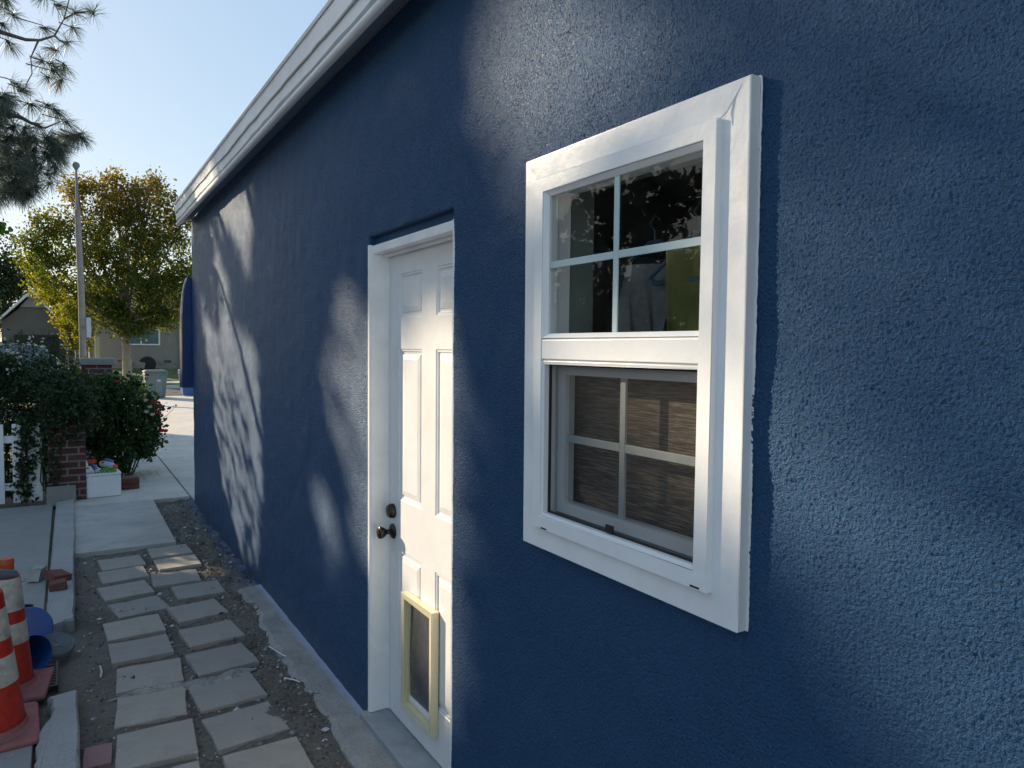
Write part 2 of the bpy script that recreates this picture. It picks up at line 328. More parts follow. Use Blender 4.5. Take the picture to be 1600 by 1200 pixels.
struct(MB().box(-90, 90, 32.6, 34.0, -.06, .14).build("sidewalk", MT['drive']))
o = MB(); o.add([(-90, 34, .12), (90, 34, .12), (90, 39.4, .55), (-90, 39.4, .55), (90, 130, .7), (-90, 130, .7)], [(0, 1, 2, 3), (3, 2, 4, 5)]); struct(o.build("front_lawn", MT['grass']))
# gravel and crumbs in the joints (too many to count)
n = 15000; px = rng.uniform(-1.12, -.02, n); py = rng.uniform(2.2, 8.55, n)
dens = np.where((px > -.36) | (np.abs(px+.63) < .07), 1.0, .30); keep = (rng.random(n) < dens) & ~((px < -.35) & (py > 6.6)); px, py = px[keep], py[keep]; n = len(px)
rr = .0042*np.exp(rng.standard_normal(n)*.55).clip(.4, 4.0); pz = dz(px, py)+rr*.3
base = np.array([(1, 0, 0), (-.2, 1, 0), (-1, .1, 0), (.1, -1, 0), (.2, .1, .8), (-.1, -.1, -.7)]); tri = np.array([(0, 1, 4), (1, 2, 4), (2, 3, 4), (3, 0, 4), (1, 0, 5), (2, 1, 5), (3, 2, 5), (0, 3, 5)])
V = np.stack([px, py, pz], 1)[:, None, :]+base[None]*rr[:, None, None]*rng.uniform(.55, 1.5, (n, 6, 3)); a = rng.uniform(0, 6.28, n)
F = (np.arange(n)[:, None, None]*6+tri[None]).reshape(-1, 3)
k = NT("gravel"); g = k.n("ShaderNodeNewGeometry"); gm = k.set(Base_Color=k.ramp(g.outputs['Random Per Island'], [(0, (.07, .062, .055)), (.55, (.17, .155, .14)), (.9, (.32, .30, .28)), (1, (.65, .64, .62))]), Roughness=.9)
g = fastmesh("gravel", V.reshape(-1, 3), F, gm); g['kind'] = 'stuff'; g['label'] = 'loose gravel and crumbs of earth between the stepping stones'

# ------------------------------------------------------------------ stepping stones
def rough_slab(pts, z0, z1, amp, seed, ins=.014, ed=.008):
    """polygon prism with broken, crumbly edges"""
    g = np.random.default_rng(seed); out = []
    for i in range(len(pts)):
        a, b = np.array(pts[i]), np.array(pts[(i+1) % len(pts)]); am = amp[i]; nseg = max(2, int(np.linalg.norm(b-a)/.035)); nrm = np.array([(b-a)[1], -(b-a)[0]])/np.linalg.norm(b-a); w = 0
        for k in range(nseg):
            w = .7*w+g.normal()*am*.6; out.append(tuple(a+(b-a)*k/nseg+nrm*(w if k else 0)))
    n = len(out); c = np.mean(out, 0); vs = [(x, y, z0) for x, y in out]+[(x, y, z1-ins) for x, y in out]+[(x-math.copysign(min(ed, abs(x-c[0])), x-c[0]), y-math.copysign(ed, y-c[1]), z1+g.normal()*.0015) for x, y in out]
    m = MB(); m.add(vs, [(i, (i+1) % n, n+(i+1) % n, n+i) for i in range(n)]+[(n+i, n+(i+1) % n, 2*n+(i+1) % n, 2*n+i) for i in range(n)]+[tuple(range(2*n, 3*n))]); return m
PV = [(-.806, 6.289, 4, 'grey square stepping stone just left below the concrete slab edge'),
      (-.445, 6.458, 1.7, 'sun-dappled stepping stone touching the concrete slab, right row'),
      (-.429, 6.108, 2, 'second sun-dappled stepping stone of the right row'),
      (-.810, 5.960, 5, 'second stepping stone of the left row counting from the slab'),
      (-.492, 5.690, -1, 'small looking third stepping stone of the right row, shaded, just past the dappled pair'),
      (-.823, 5.560, 8, 'third stepping stone of the left row, skewed clockwise'),
      (-.388, 5.335, 2, 'fourth stepping stone of the right row, pushed out toward the blue wall'),
      (-.769, 5.180, 9, 'fourth stepping stone of the left row, skewed toward the right row'),
      (-.455, 4.915, 8, 'fifth stepping stone of the right row with a pale scratch near its left corner'),
      (-.823, 4.800, 2, 'fifth stepping stone of the left row, level with the grey drain lid'),
      (-.441, 4.470, 5, 'sixth stepping stone of the right row, beside the narrow end of the wall footing'),
      (-.816, 4.440, 1, 'sixth stepping stone of the left row, just past the white twig'),
      (-.455, 4.070, 5, 'seventh stepping stone of the right row with pale dried mud behind its near edge'),
      (-.803, 4.060, -4, 'seventh stepping stone of the left row, level with the broken curb gap'),
      (-.497, 3.675, 4, 'eighth stepping stone of the right row, half smeared with dried mud'),
      (-.828, 3.695, -6, 'eighth stepping stone of the left row, mud along its far edge'),
      (-.488, 3.300, 4, 'ninth stepping stone of the right row, clean and complete near the frame bottom'),
      (-.845, 3.330, -4, 'ninth stepping stone of the left row, directly beside the small pink tile'),
      (-.470, 2.930, -1, 'nearest stepping stone of the right row, cut off by the frame bottom'),
      (-.860, 2.960, -2, 'nearest stepping stone of the left row, only its far edge in the frame')]
GP = 'concrete stepping stones in two rows along the blue wall'
for i, (x, y, a, lb) in enumerate(PV):
    h_ = .151+rng.uniform(-.003, .001); j_ = lambda: rng.uniform(-.004, .003)
    b = rough_slab([(-h_+j_(), -h_+j_()), (h_+j_(), -h_+j_()), (h_+j_(), h_+j_()), (-h_+j_(), h_+j_())], -.045, .0, [rng.uniform(.0006, .0022) for _ in range(4)], 100+i, .002, .004).build("stepping_stone", MT['paver'])
    b.location = (x, y, .008+rng.uniform(-.003, .003)); b.rotation_euler = (rng.uniform(-.01, .01), rng.uniform(-.01, .01), rad(a)); tag(b, lb, 'stepping stone', GP)
t = MB().box(-1.112, -1.008, 3.27, 3.44, -.03, .006, rot=rad(-4)).build("paving_tile", MT['pinktile'], bevel=.003, origin=(-1.06, 3.35, 0)); tag(t, 'small dull pink paving tile in the dirt left of the nearest stones', 'tile')

k = NT("dried_mud"); mudm = k.set(Base_Color=k.ramp(k.noise(14, 8, .75, dist=1.5), [(.35, (.20, .185, .165)), (.55, (.38, .36, .33)), (.7, (.52, .50, .47))]), Roughness=.95, Normal=k.bump(k.noise(30, 6, .75), .012))
for q, (cx_, cy_, rx_, ry_) in enumerate([(-.53, 3.83, .17, .055), (-.80, 3.875, .15, .030), (-.42, 3.87, .10, .04)]):
    N = 40; g_ = np.random.default_rng(60+q); w_ = 1+.22*np.interp(np.arange(N), np.arange(0, N+1, 2.5), np.r_[g_.normal(size=int(N/2.5)), 0]) ; vs = [(cx_, cy_, .0105)]
    for k_ in (.5, 1):
        for i in range(N): a = 2*math.pi*i/N; vs.append((cx_+rx_*k_*w_[i]*math.cos(a), cy_+ry_*k_*w_[i]*math.sin(a), .0145 if k_ < 1 else .001))
    m = MB(); m.add(vs, [(0, 1+i, 1+(i+1) % N) for i in range(N)]+[(1+i, 1+N+i, 1+N+(i+1) % N, 1+(i+1) % N) for i in range(N)], True); o = m.build("dried_mud", mudm); o['kind'] = 'stuff'; o['label'] = 'pale dried mud smeared across the stepping stones'

litm = paint("dry_leaf", (.22, .13, .06), .8, .4, 30)
n_ = 170; lx = np.r_[rng.uniform(-.36, -.02, 95), rng.uniform(-1.1, -.98, 40), rng.uniform(-1.05, -.3, 35)]; ly = rng.uniform(2.6, 8.4, n_); P = np.stack([lx, ly, dz(lx, ly)+.010], 1); P = P[~((P[:, 0] < -.35) & (P[:, 1] > 6.6))]
lt = leaves("leaf_litter", P, .022, litm, None, .45, .0, .5, 3.0); lt['kind'] = 'stuff'; lt['label'] = 'dry brown leaf litter on the dirt beside the wall'

# ------------------------------------------------------------------ curbs
o = rough_slab([(-1.26, 8.78), (-1.275, 4.86), (-1.13, 4.98), (-1.095, 8.86)], -.05, .062, [.001, .010, .003, .002], 3).build("concrete_curb", MT['curb'], origin=(-1.18, 6.8, 0)); tag(o, 'long pale concrete curb running from the brick pillar, broken brick lying on it', 'curb', 'pale concrete curb pieces')
o = rough_slab([(-1.245, 3.91), (-1.29, 2.3), (-1.135, 2.3), (-1.122, 3.93)], -.05, .062, [.012, .002, .003, .010], 8).build("concrete_curb", MT['curb'], origin=(-1.2, 3.1, 0)); tag(o, 'short nearer concrete curb with crumbled end beside the cone bases', 'curb', 'pale concrete curb pieces')

# ------------------------------------------------------------------ the blue building
Y0, Y1, WX, WZ = -3.2, 8.30, .14, 3.02
DR = (2.235, 3.052, .03, 2.182)        # door opening  y0 y1 z0 z1
WD = (1.04, 1.645, 1.19, 2.155)        # window hole
bld = thing("blue_building", (0, 2.5, 0), 'navy blue stucco outbuilding with white fascia, white door and window', 'building')
def holed(x_front, x_back, y0, y1, z0, z1, holes, step=None):
    ys = sorted({y0, y1, *[h[0] for h in holes], *[h[1] for h in holes]}); zs = sorted({z0, z1, *[h[2] for h in holes], *[h[3] for h in holes]})
    if step:
        def ref(a):
            out = []
            for p, q in zip(a, a[1:]):
                k = max(1, int((q-p)/step)); out += [p+(q-p)*i/k for i in range(k)]
            return out+[a[-1]]
        ys, zs = ref(ys), ref(zs)
    solid = lambda j, k: 0 <= j < len(ys)-1 and 0 <= k < len(zs)-1 and not any(h[0] <= (ys[j]+ys[j+1])/2 <= h[1] and h[2] <= (zs[k]+zs[k+1])/2 <= h[3] for h in holes)
    m = MB(); idx = {}
    def vid(a, b, c):
        q = (a, b, c)
        if q not in idx: idx[q] = len(m.v); m.v.append((x_front if a == 0 else x_back, ys[b], zs[c]))
        return idx[q]
    def fc(*q): m.f.append(tuple(vid(*p) for p in q)); m.sm.append(False); m.mi.append(0)
    for j in range(len(ys)-1):
        for k in range(len(zs)-1):
            if not solid(j, k): continue
            fc((0, j, k), (0, j, k+1), (0, j+1, k+1), (0, j+1, k)); fc((1, j, k), (1, j+1, k), (1, j+1, k+1), (1, j, k+1))
            if not solid(j-1, k): fc((0, j, k), (1, j, k), (1, j, k+1), (0, j, k+1))
            if not solid(j+1, k): fc((0, j+1, k), (0, j+1, k+1), (1, j+1, k+1), (1, j+1, k))
            if not solid(j, k-1): fc((0, j, k), (0, j+1, k), (1, j+1, k), (1, j, k))
            if not solid(j, k+1): fc((0, j, k+1), (1, j, k+1), (1, j+1, k+1), (0, j+1, k+1))
    return m
# hand-troweled stucco: fine wall grid, gently uneven, rounded arrises
m = holed(.0045, WX, Y0, Y1, -.03, WZ, [DR, WD], .06)
wall = m.build("wall_core", MT['stucco'], bld, bevel=.009, seg=3)
for p in wall.data.polygons: p.use_smooth = True
wall.data.set_sharp_from_angle(angle=rad(50))
ol = rootloc(bld)
for v in wall.data.vertices:
    Yw, Zw = v.co.y+ol[1], v.co.z
    if v.co.x < .13 and v.co.x > .006: v.co.y += rng.normal()*.0006
m = MB(); m.box(.14, 6.2, Y1-.14, Y1-.001, -.03, WZ); m.box(6.06, 6.2, Y0, Y1-.14, -.03, WZ); m.box(.14, 6.06, Y0, Y0+.14, -.03, WZ)
m.build("rear_walls", MT['stucco'], bld)
# the stucco face itself: troweled grain as real relief, finest where one stands closest to it
g_ = np.random.default_rng(77); NN = 2048; st_ = .0022; fr_ = np.hypot(*np.meshgrid(np.fft.fftfreq(NN, st_), np.fft.fftfreq(NN, st_)))
def band(l, wd_): 
    f_ = np.fft.ifft2(np.fft.fft2(g_.standard_normal((NN, NN)))*np.exp(-((np.log(np.maximum(fr_, 1e-3)*l))**2)/(2*wd_**2))).real; return f_/f_.std()
GR = band(.0098, .30)*.8+band(.018, .4)*.38+band(.0064, .25)*.35; GR = np.tanh(GR*1.1)*.9+.25*np.clip(GR, 0, 3); BG = band(.35, .5)*.0016+band(.12, .4)*.0005
ys = [-.6]
while ys[-1] < Y1-.001: ys.append(ys[-1]+.0022*max(1., (ys[-1]/2.3)**2))
ys = np.r_[np.arange(Y0, -.6, .03), ys]; ys[-1] = Y1-.0005
for h_ in (DR[0], DR[1], WD[0], WD[1]): ys[np.argmin(abs(ys-h_))] = h_
zs = np.r_[np.arange(-.03, .3, .006), np.r_[np.arange(.3, .8, .0035), np.arange(.8, WZ, .0024)]]; zs[-1] = WZ
for h_ in (DR[2], DR[3], WD[2], WD[3]): zs[np.argmin(abs(zs-h_))] = h_
YY, ZZ = np.meshgrid(ys, zs, indexing='ij'); iy = (YY/st_).astype(int) % NN; iz = (ZZ/st_).astype(int) % NN
amp_ = np.interp(np.gradient(ys), [.004, .012, .02], [1, .5, 0])[:, None]
Xs = -.0013*GR[iy, iz]*amp_ - BG[iy, iz]
def edge_(a, b, c, d, out=True):
    dy_ = np.maximum(np.maximum(a-YY, YY-b), 0); dz_ = np.maximum(np.maximum(c-ZZ, ZZ-d), 0); return np.hypot(dy_, dz_)
D_ = np.minimum(edge_(*DR), np.minimum(Y1-YY, 9)); q_ = np.clip(1-D_/.010, 0, 1); Xs = Xs*(1-.5*q_)+.0105*(1-np.sqrt(np.clip(1-q_**2, 0, 1)))
ny_, nz_ = len(ys), len(zs); yc_ = (ys[1:]+ys[:-1])/2; zc_ = (zs[1:]+zs[:-1])/2
hole = np.zeros((ny_-1, nz_-1), bool)
for h_ in (DR, WD): hole |= ((yc_ > h_[0]) & (yc_ < h_[1]))[:, None] & ((zc_ > h_[2]) & (zc_ < h_[3]))[None]
J_, K_ = np.nonzero(~hole); a_ = J_*nz_+K_
ws_ = fastmesh("wall", np.stack([Xs, YY, ZZ], 2).reshape(-1, 3), np.stack([a_, a_+1, a_+nz_+1, a_+nz_], 1), MT['stucco'], bld, smooth=True)
# room seen through the panes
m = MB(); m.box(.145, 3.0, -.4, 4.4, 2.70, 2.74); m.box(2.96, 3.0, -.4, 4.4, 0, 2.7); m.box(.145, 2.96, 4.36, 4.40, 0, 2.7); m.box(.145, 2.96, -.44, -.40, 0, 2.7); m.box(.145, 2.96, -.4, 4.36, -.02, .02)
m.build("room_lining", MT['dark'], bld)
# eaves: fascia, boards, rolled lip
EY0, EY1 = Y0-.2, 8.33
def wavy(prof, name, mat, seed, amp=.0025, step=.11, top=()):
    g = np.random.default_rng(seed); ys = np.arange(EY0, EY1+.001, step); ys[-1] = EY1; n = len(prof); vs = []; w = 0; w2 = 0
    for y in ys:
        w = .85*w+g.normal()*amp*.5; w2 = .6*w2+g.normal()*amp
        for i, (x, z) in enumerate(prof): vs.append((x+w*.6, y, z+w+(w2*1.6 if i in top else 0)))
    fs = [(j*n+i, j*n+(i+1) % n, (j+1)*n+(i+1) % n, (j+1)*n+i) for j in range(len(ys)-1) for i in range(n)]+[tuple(range(n))[::-1], tuple((len(ys)-1)*n+i for i in range(n))]
    m = MB(); m.add(vs, fs); ob = m.build(name, mat, bld); ob.data.polygons.foreach_set('use_smooth', [True]*len(ob.data.polygons)); ob.data.set_sharp_from_angle(angle=rad(35)); return ob
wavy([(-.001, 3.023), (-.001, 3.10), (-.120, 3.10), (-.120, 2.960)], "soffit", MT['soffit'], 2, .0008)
lip = [(-.121+.02*math.cos(a)-.006, 2.970+.021*math.sin(a)) for a in np.linspace(rad(-90), rad(-270), 9)]
wavy([(-.118, 2.945)]+[(-.128+.018*math.cos(a), 2.966+.020*math.sin(a)) for a in np.linspace(rad(-100), rad(-255), 8)]+[(-.118, 2.99)], "rolled_trim", MT['fascia'], 4, .002)
wavy([(-.119, 2.994), (-.119, 3.085), (-.141, 3.085), (-.143, 3.000)], "fascia_board", MT['fascia'], 5, .002, top=(3,))
wavy([(-.119, 3.092), (-.119, 3.162), (-.151, 3.162), (-.154, 3.070), (-.149, 3.066)], "upper_fascia", MT['fascia'], 6, .0022, top=(3, 4))
wavy([(-.110, 3.164), (-.110, 3.180), (-.160, 3.181), (-.164, 3.174), (-.160, 3.162)], "drip_edge", MT['whitewall'], 9, .003)
m = MB(); m.box(-.11, 6.3, EY0, 8.325, 3.103, 3.158); m.build("roof", MT['roof'], bld)
# foundation strip: broken concrete
gsd = np.random.default_rng(5); ys = np.arange(2.0, 5.22, .045); w = 0; outl = []
for y in ys:
    w = .75*w+gsd.normal()*.008; outl.append((-.165+w+(.02 if 3.5 < y < 3.62 else 0), y))
n = len(outl); vs = [(x, y, -.08) for x, y in outl]+[(x+.004, y, -.006+gsd.normal()*.003) for x, y in outl]+[(x+.03, y, .010+gsd.normal()*.002) for x, y in outl]+[(.03, y, .018+gsd.normal()*.001) for x, y in outl]
fs = [(k*n+i, k*n+i+1, (k+1)*n+i+1, (k+1)*n+i) for k in range(3) for i in range(n-1)]+[(n-1, 2*n-1, 3*n-1, 4*n-1)]
k = NT("footing_concrete"); co = k.coord(); sep = k.n("ShaderNodeSeparateXYZ"); k.l(co, sep.inputs[0])
a_ = k.noise(2.2, 8, .7); b_ = k.noise(90, 5, .7)
cc = k.ramp(a_, [(.3, (.24, .23, .215)), (.5, (.36, .35, .33)), (.7, (.47, .46, .44))]); cc = k.mix(k.ramp(b_, [(.3, (.5, .5, .5)), (.55, (0, 0, 0))]), cc, (.12, .115, .11))
xx = k.math('ADD', sep.outputs[0], k.math('MULTIPLY', k.noise(4, 4, .6), .05))
cc = k.mix(k.math('MULTIPLY', k.ramp(xx, [(.485+0, (0, 0, 0)), (.52, (1, 1, 1))]), 0.0), cc, (.42, .47, .62))
ov = k.n("ShaderNodeMapRange"); k.l(xx, ov.inputs[0]); ov.inputs[1].default_value = -.020; ov.inputs[2].default_value = .018
cc = k.mix(k.math('MULTIPLY', ov.outputs[0], .8), cc, (.42, .47, .64))     # pale primer overspray along the wall foot
footm = k.set(Base_Color=cc, Roughness=.85, Normal=k.bump(b_, .003, 1, k.bump(a_, .02, .8)))
m = MB(); m.add(vs, fs); m.build("footing", footm, bld)

# door frame, door
m = MB(); T = .016
HZ = 2.142; m.box(.004, .125, DR[1]-T, DR[1]-.0005, .046, HZ+.004); m.box(.004, .125, DR[0]+.0005, DR[0]+T, .046, HZ+.004); m.box(.016, .125, DR[0]+T, DR[1]-T, HZ-.032, HZ+.004)
m.box(-.002, .010, DR[1]-.012, DR[1]+.010, .045, HZ+.006)
m.box(.084, .094, DR[1]-T-.010, DR[1]-T, .046, HZ-.033); m.box(.060, .084, DR[0]+T, DR[1]-T, HZ-.044, HZ-.032)
m.build("door_frame", MT['whitewall'], bld, bevel=.0025)
MB().box(.030, .126, DR[0]+.0005, DR[1]-.0005, HZ+.0045, DR[3]-.0005).build('head_return', MT['stucco'], bld)
m = MB(); m.box(-.036, .135, DR[0]-.02, DR[1]+.024, .012, .044); m.build("threshold", MT['sillgrey'], bld, bevel=.004)
dx = .088; dy0, dy1, dz0, dz1 = DR[0]+.020, DR[1]-.028, .050, 2.104
pans = []
for (a, b) in ((2.684, 2.918), (2.318, 2.552)):
    pans += [(a, b, 1.826, 2.016), (a, b, 1.035, 1.694), (a, b, .262, .812)]
door = holed(dx, dx+.04, dy0, dy1, dz0, dz1, [])
m = MB()
# door face with six raised panels: nested rings per panel
ysd = sorted({dy0, dy1, *[p[0] for p in pans], *[p[1] for p in pans]}); zsd = sorted({dz0, dz1, *[p[2] for p in pans], *[p[3] for p in pans]})
for j in range(len(ysd)-1):
    for q in range(len(zsd)-1):
        yc, zc = (ysd[j]+ysd[j+1])/2, (zsd[q]+zsd[q+1])/2
        if any(p[0] < yc < p[1] and p[2] < zc < p[3] for p in pans): continue
        m.add([(dx, ysd[j], zsd[q]), (dx, ysd[j], zsd[q+1]), (dx, ysd[j+1], zsd[q+1]), (dx, ysd[j+1], zsd[q])], [(0, 1, 2, 3)])
for (a, b, c, d) in pans:
    rings = [(0, 0), (.004, .0035), (.010, .0035), (.014, .009), (.022, .009), (.026, .0055), (.046, .0015), (.048, .0015)]
    prev = None
    for (i_, dpt) in rings:
        cur = [(dx+dpt, a+i_, c+i_), (dx+dpt, a+i_, d-i_), (dx+dpt, b-i_, d-i_), (dx+dpt, b-i_, c+i_)]
        if prev: m.add(prev+cur, [(s_, (s_+1) % 4, 4+(s_+1) % 4, 4+s_) for s_ in range(4)])
        prev = cur
    m.add(prev, [(0, 1, 2, 3)])
m.box(dx+.012, dx+.044, dy0, dy1, dz0, dz1)
m.box(dx, dx+.013, dy0, dy0+.0005, dz0, dz1); m.box(dx, dx+.013, dy1-.0005, dy1, dz0, dz1); m.box(dx, dx+.013, dy0, dy1, dz0, dz0+.0005)
doorp = m.build("door", MT['door'], bld, weld=True)
RX = Matrix.Rotation(rad(-90), 3, 'Y')      # lathe axis -> -x (out of the wall)
def outx(prof, y, z, n=28):
    mm = MB(); mm.lathe([(r, h) for r, h in prof], (dx, y, z), n, RX); return mm
outx([(.033, -.001), (.034, .004), (.030, .010), (.020, .014), (.011, .018), (.011, .034), (.017, .040), (.024, .050), (.027, .060), (.0265, .068), (.020, .0725), (.006, .074)], 2.980, .880).build("door_knob", MT['bronze'], doorp)
outx([(.032, -.001), (.033, .005), (.030, .020), (.026, .026), (.014, .028), (.013, .030), (.004, .0305)], 2.980, .972).build("deadbolt", MT['bronze'], doorp)
# pet door: frame ring + flap + inner lip
py0, py1, pz0, pz1 = 2.515, 2.815, .160, .660
def ring(mm, x0, x1, a0, a1, b0, b1, t):
    mm.box(x0, x1, a0, a1, b0, b0+t); mm.box(x0, x1, a0, a1, b1-t, b1); mm.box(x0, x1, a0, a0+t, b0+t, b1-t); mm.box(x0, x1, a1-t, a1, b0+t, b1-t); return mm
def mitre(mm, x0, x1, a0, a1, b0, b1, t, xi=None):
    """mitred ring with optional inner-edge depth xi"""
    xi = x1 if xi is None else xi; o_ = [(a0, b0), (a1, b0), (a1, b1), (a0, b1)]; i_ = [(a0+t, b0+t), (a1-t, b0+t), (a1-t, b1-t), (a0+t, b1-t)]
    for s_ in range(4):
        e = (s_+1) % 4; A, B, D, E = o_[s_], o_[e], i_[e], i_[s_]
        vs = [(x0, *A), (x0, *B), (x0, *D), (x0, *E), (x1, *A), (x1, *B), (xi, *D), (xi, *E)]
        mm.add(vs, [(0, 1, 2, 3), (7, 6, 5, 4), (0, 4, 5, 1), (1, 5, 6, 2), (2, 6, 7, 3), (3, 7, 4, 0)])
    return mm
pf = mitre(MB(), dx-.0005, dx-.034, py0, py1, pz0, pz1, .026, dx-.030)
mitre(pf, dx-.001, dx-.012, py0+.0265, py1-.0265, pz0+.0265, pz1-.0265, .012)
pf = pf.build("pet_door", MT['cream'], doorp, bevel=.0022)
mm = MB(); N = 8; yy = np.linspace(py0+.04, py1-.04, N); zz = np.linspace(pz0+.045, pz1-.04, 14)
vs = [(dx-.004+.0035*math.sin(z*11+y*7)-.002, y, z) for z in zz for y in yy]; fs = [(j*N+i, j*N+i+1, (j+1)*N+i+1, (j+1)*N+i) for j in range(13) for i in range(N-1)]
mm.add(vs, fs, True); fl = mm.build("pet_flap", MT['flap'], doorp)
MB().box(dx-.011, dx-.001, py0+.040, py1-.040, pz0+.040, pz0+.058).build("flap_rail", MT['whitewall'], doorp, bevel=.001)
for y in (2.985, 2.80, 2.60, 2.42): MB().lathe([(.0045, -.001), (.0045, .002), (.001, .003)], (dx, y, .078), 10, RX).build("screw_cover", MT['white'], doorp)

# window: mitred trim, raised frame, meeting rail, glass, grilles
m = mitre(MB(), -.0005, -.030, .946, 1.727, 1.146, 2.223, .085, -.027); win = m.build("window", MT['whitewall'], bld, bevel=.003)
mitre(MB(), .138, .0515, 1.0405, 1.6445, 1.1905, 2.1545, .012).build("jamb_lining", MT['shelf'], win)
gc = np.random.default_rng(9); m = MB()
for P0, P1 in (((-.001, .9445, 1.146), (-.001, .9445, 2.223)), ((-.001, .946, 2.2245), (-.001, 1.727, 2.2245)), ((-.001, 1.7285, 1.146), (-.001, 1.7285, 2.223))):
    n_ = 150; m.tube([tuple(np.array(P0)+(np.array(P1)-np.array(P0))*i/n_+gc.normal(0, .0003, 3)) for i in range(n_+1)], [abs(.0022+gc.normal()*.0002) for i in range(n_+1)], 6)
m.build("caulk", MT['whitewall'], win)
m = MB(); m.tube([(-.0445, 1.014, 2.150), (-.034, 1.000, 2.166), (-.0295, .985, 2.190), (-.0285, .972, 2.206), (-.0288, .966, 2.214)], [.0012, .0022, .0016, .0020, .001], 6)
m.build("paint_drip", MT['whitewall'], win)
m = MB(); FX = -.043
mitre(m, .05, FX, 1.016, 1.662, 1.206, 2.158, .036, FX)
m.box(-.036, .05, 1.052, 1.626, 1.668, 1.728); m.box(-.041, -.030, 1.052, 1.626, 1.672, 1.724)
mitre(m, .0, -.0405, 1.0525, 1.6255, 1.7285, 2.1215, .012, -.028)
mitre(m, .0, -.0385, 1.0525, 1.6255, 1.2425, 1.6675, .008, -.036)
m.build("window_frame", MT['white'], win, bevel=.0018)
for a in (1.035, 1.590): MB().box(-.0442, -.0432, a, a+.025, 1.2085, 1.2125).build("weep_slot", MT['black'], win)
MB().add([(-.021, 1.064, 1.740), (-.021, 1.064, 2.110), (-.021, 1.614, 2.110), (-.021, 1.614, 1.740)], [(0, 1, 2, 3)]).build("window_glass", MT['winglass'], win)
m = MB(); m.box(-.0265, -.0225, 1.329, 1.347, 1.740, 2.110); m.build("muntin", MT['gridpale'], win, bevel=.0012)
m = MB(); m.box(-.0265, -.0225, 1.064, 1.3285, 1.916, 1.934); m.box(-.0265, -.0225, 1.3475, 1.614, 1.916, 1.934); m.build("muntin", MT['gridpale'], win, bevel=.0012)
m = mitre(MB(), .045, .010, 1.060, 1.618, 1.2505, 1.660, .030, .012); m.box(.012, .020, 1.10, 1.11, 1.2, 1.2005); m.build("sash", MT['white'], win, bevel=.002)
MB().add([(.027, 1.09, 1.28), (.027, 1.09, 1.63), (.027, 1.588, 1.63), (.027, 1.588, 1.28)], [(0, 1, 2, 3)]).build("window_glass", MT['winglass'], win)
m = MB(); m.box(.018, .0255, 1.345, 1.365, 1.2805, 1.6305); m.box(.018, .0255, 1.09, 1.3445, 1.447, 1.467); m.box(.018, .0255, 1.3655, 1.588, 1.447, 1.467); m.build("muntin", MT['gridgrey'], win, bevel=.001)
m = MB(); m.add([(-.020, 1.0605, 1.2505), (-.020, 1.6175, 1.2505), (-.020, 1.6175, 1.6595), (-.020, 1.0605, 1.6595)], [(0, 1, 2, 3)]); m.build("insect_screen", MT['screen'], win)
m = mitre(MB(), -.014, -.0205, 1.0605, 1.6175, 1.2505, 1.6595, .005); m.build("screen_frame", MT['black'], win)
MB().box(-.0255, -.0195, 1.335, 1.362, 1.2525, 1.272).build("pull_tab", MT['black'], win, bevel=.001)
# things inside the room behind the panes
o = MB().box(.075, .082, 1.00, 1.70, 1.16, 1.675); o = o.build("woven_blind", MT['weave'], origin=(.078, 1.35, 1.16)); tag(o, 'brown woven blind with fine horizontal grain behind the lower pane', 'blind')
cab = thing("cabinet", (.9, 3.0, 0), 'grey green cabinet standing in the dim room behind the upper panes', 'cabinet')
MB().box(.26, .80, 2.02, 2.06, .02, 2.04).build("side_panel", MT['shelf'], cab, bevel=.003); MB().box(.26, .29, 2.061, 2.15, .02, 2.04).build("front_panel", MT['shelf'], cab, bevel=.003)
MB().box(.20, .25, 2.04, 2.08, .02, 2.10).build("corner_post", MT['gridpale'], cab, bevel=.003)
def cloth(name, mat, x, y0, y1, z0, z1, lab, fold=26, amp=.012, skew=0.0):
    mm = MB(); N = 26; K = 12
    vs = [(x+amp*math.sin(fold*(y0+(y1-y0)*i/N)+j*.3), y0+(y1-y0)*i/N+skew*(1-j/K)*(.6+.4*math.sin(i*.9)), z0+(z1-z0)*j/K) for j in range(K+1) for i in range(N+1)]
    mm.add(vs, [(j*(N+1)+i, j*(N+1)+i+1, (j+1)*(N+1)+i+1, (j+1)*(N+1)+i) for j in range(K) for i in range(N)], True)
    o = mm.build(name, mat, origin=(x, (y0+y1)/2, z0)); sd = o.modifiers.new("thick", 'SOLIDIFY'); sd.thickness = .003; return tag(o, lab, 'cloth')
cloth("hanging_shirt", MT['yellow'], .15, 1.14, 1.335, 1.45, 1.965, 'olive yellow shirt hanging behind the lower right upper pane', 34, .014, .05)
cloth("hanging_shirt", MT['pale'], .20, 1.40, 1.56, 1.45, 1.93, 'crumpled pale grey shirt hanging left of the olive one', 30, .03, .08)
def hanger(x, y, z, lab):
    mm = MB(); mm.tube([(x, y-.17, z-.10), (x, y-.15, z-.085), (x, y-.02, z), (x, y+.02, z), (x, y+.15, z-.085), (x, y+.17, z-.10), (x, y+.15, z-.112), (x, y-.15, z-.112), (x, y-.17, z-.10)], .006, 6)
    mm.tube([(x, y, z), (x, y, z+.03), (x, y+.02, z+.05), (x, y, z+.07), (x, y-.02, z+.055)], .003, 6); o = mm.build("clothes_hanger", MT['teal'], origin=(x, y, z)); tag(o, lab, 'clothes hanger', 'teal clothes hangers behind the window')
hanger(.16, 1.25, 1.985, 'teal plastic clothes hanger above the olive shirt'); hanger(.21, 1.46, 1.99, 'teal plastic clothes hanger above the pale grey shirt')

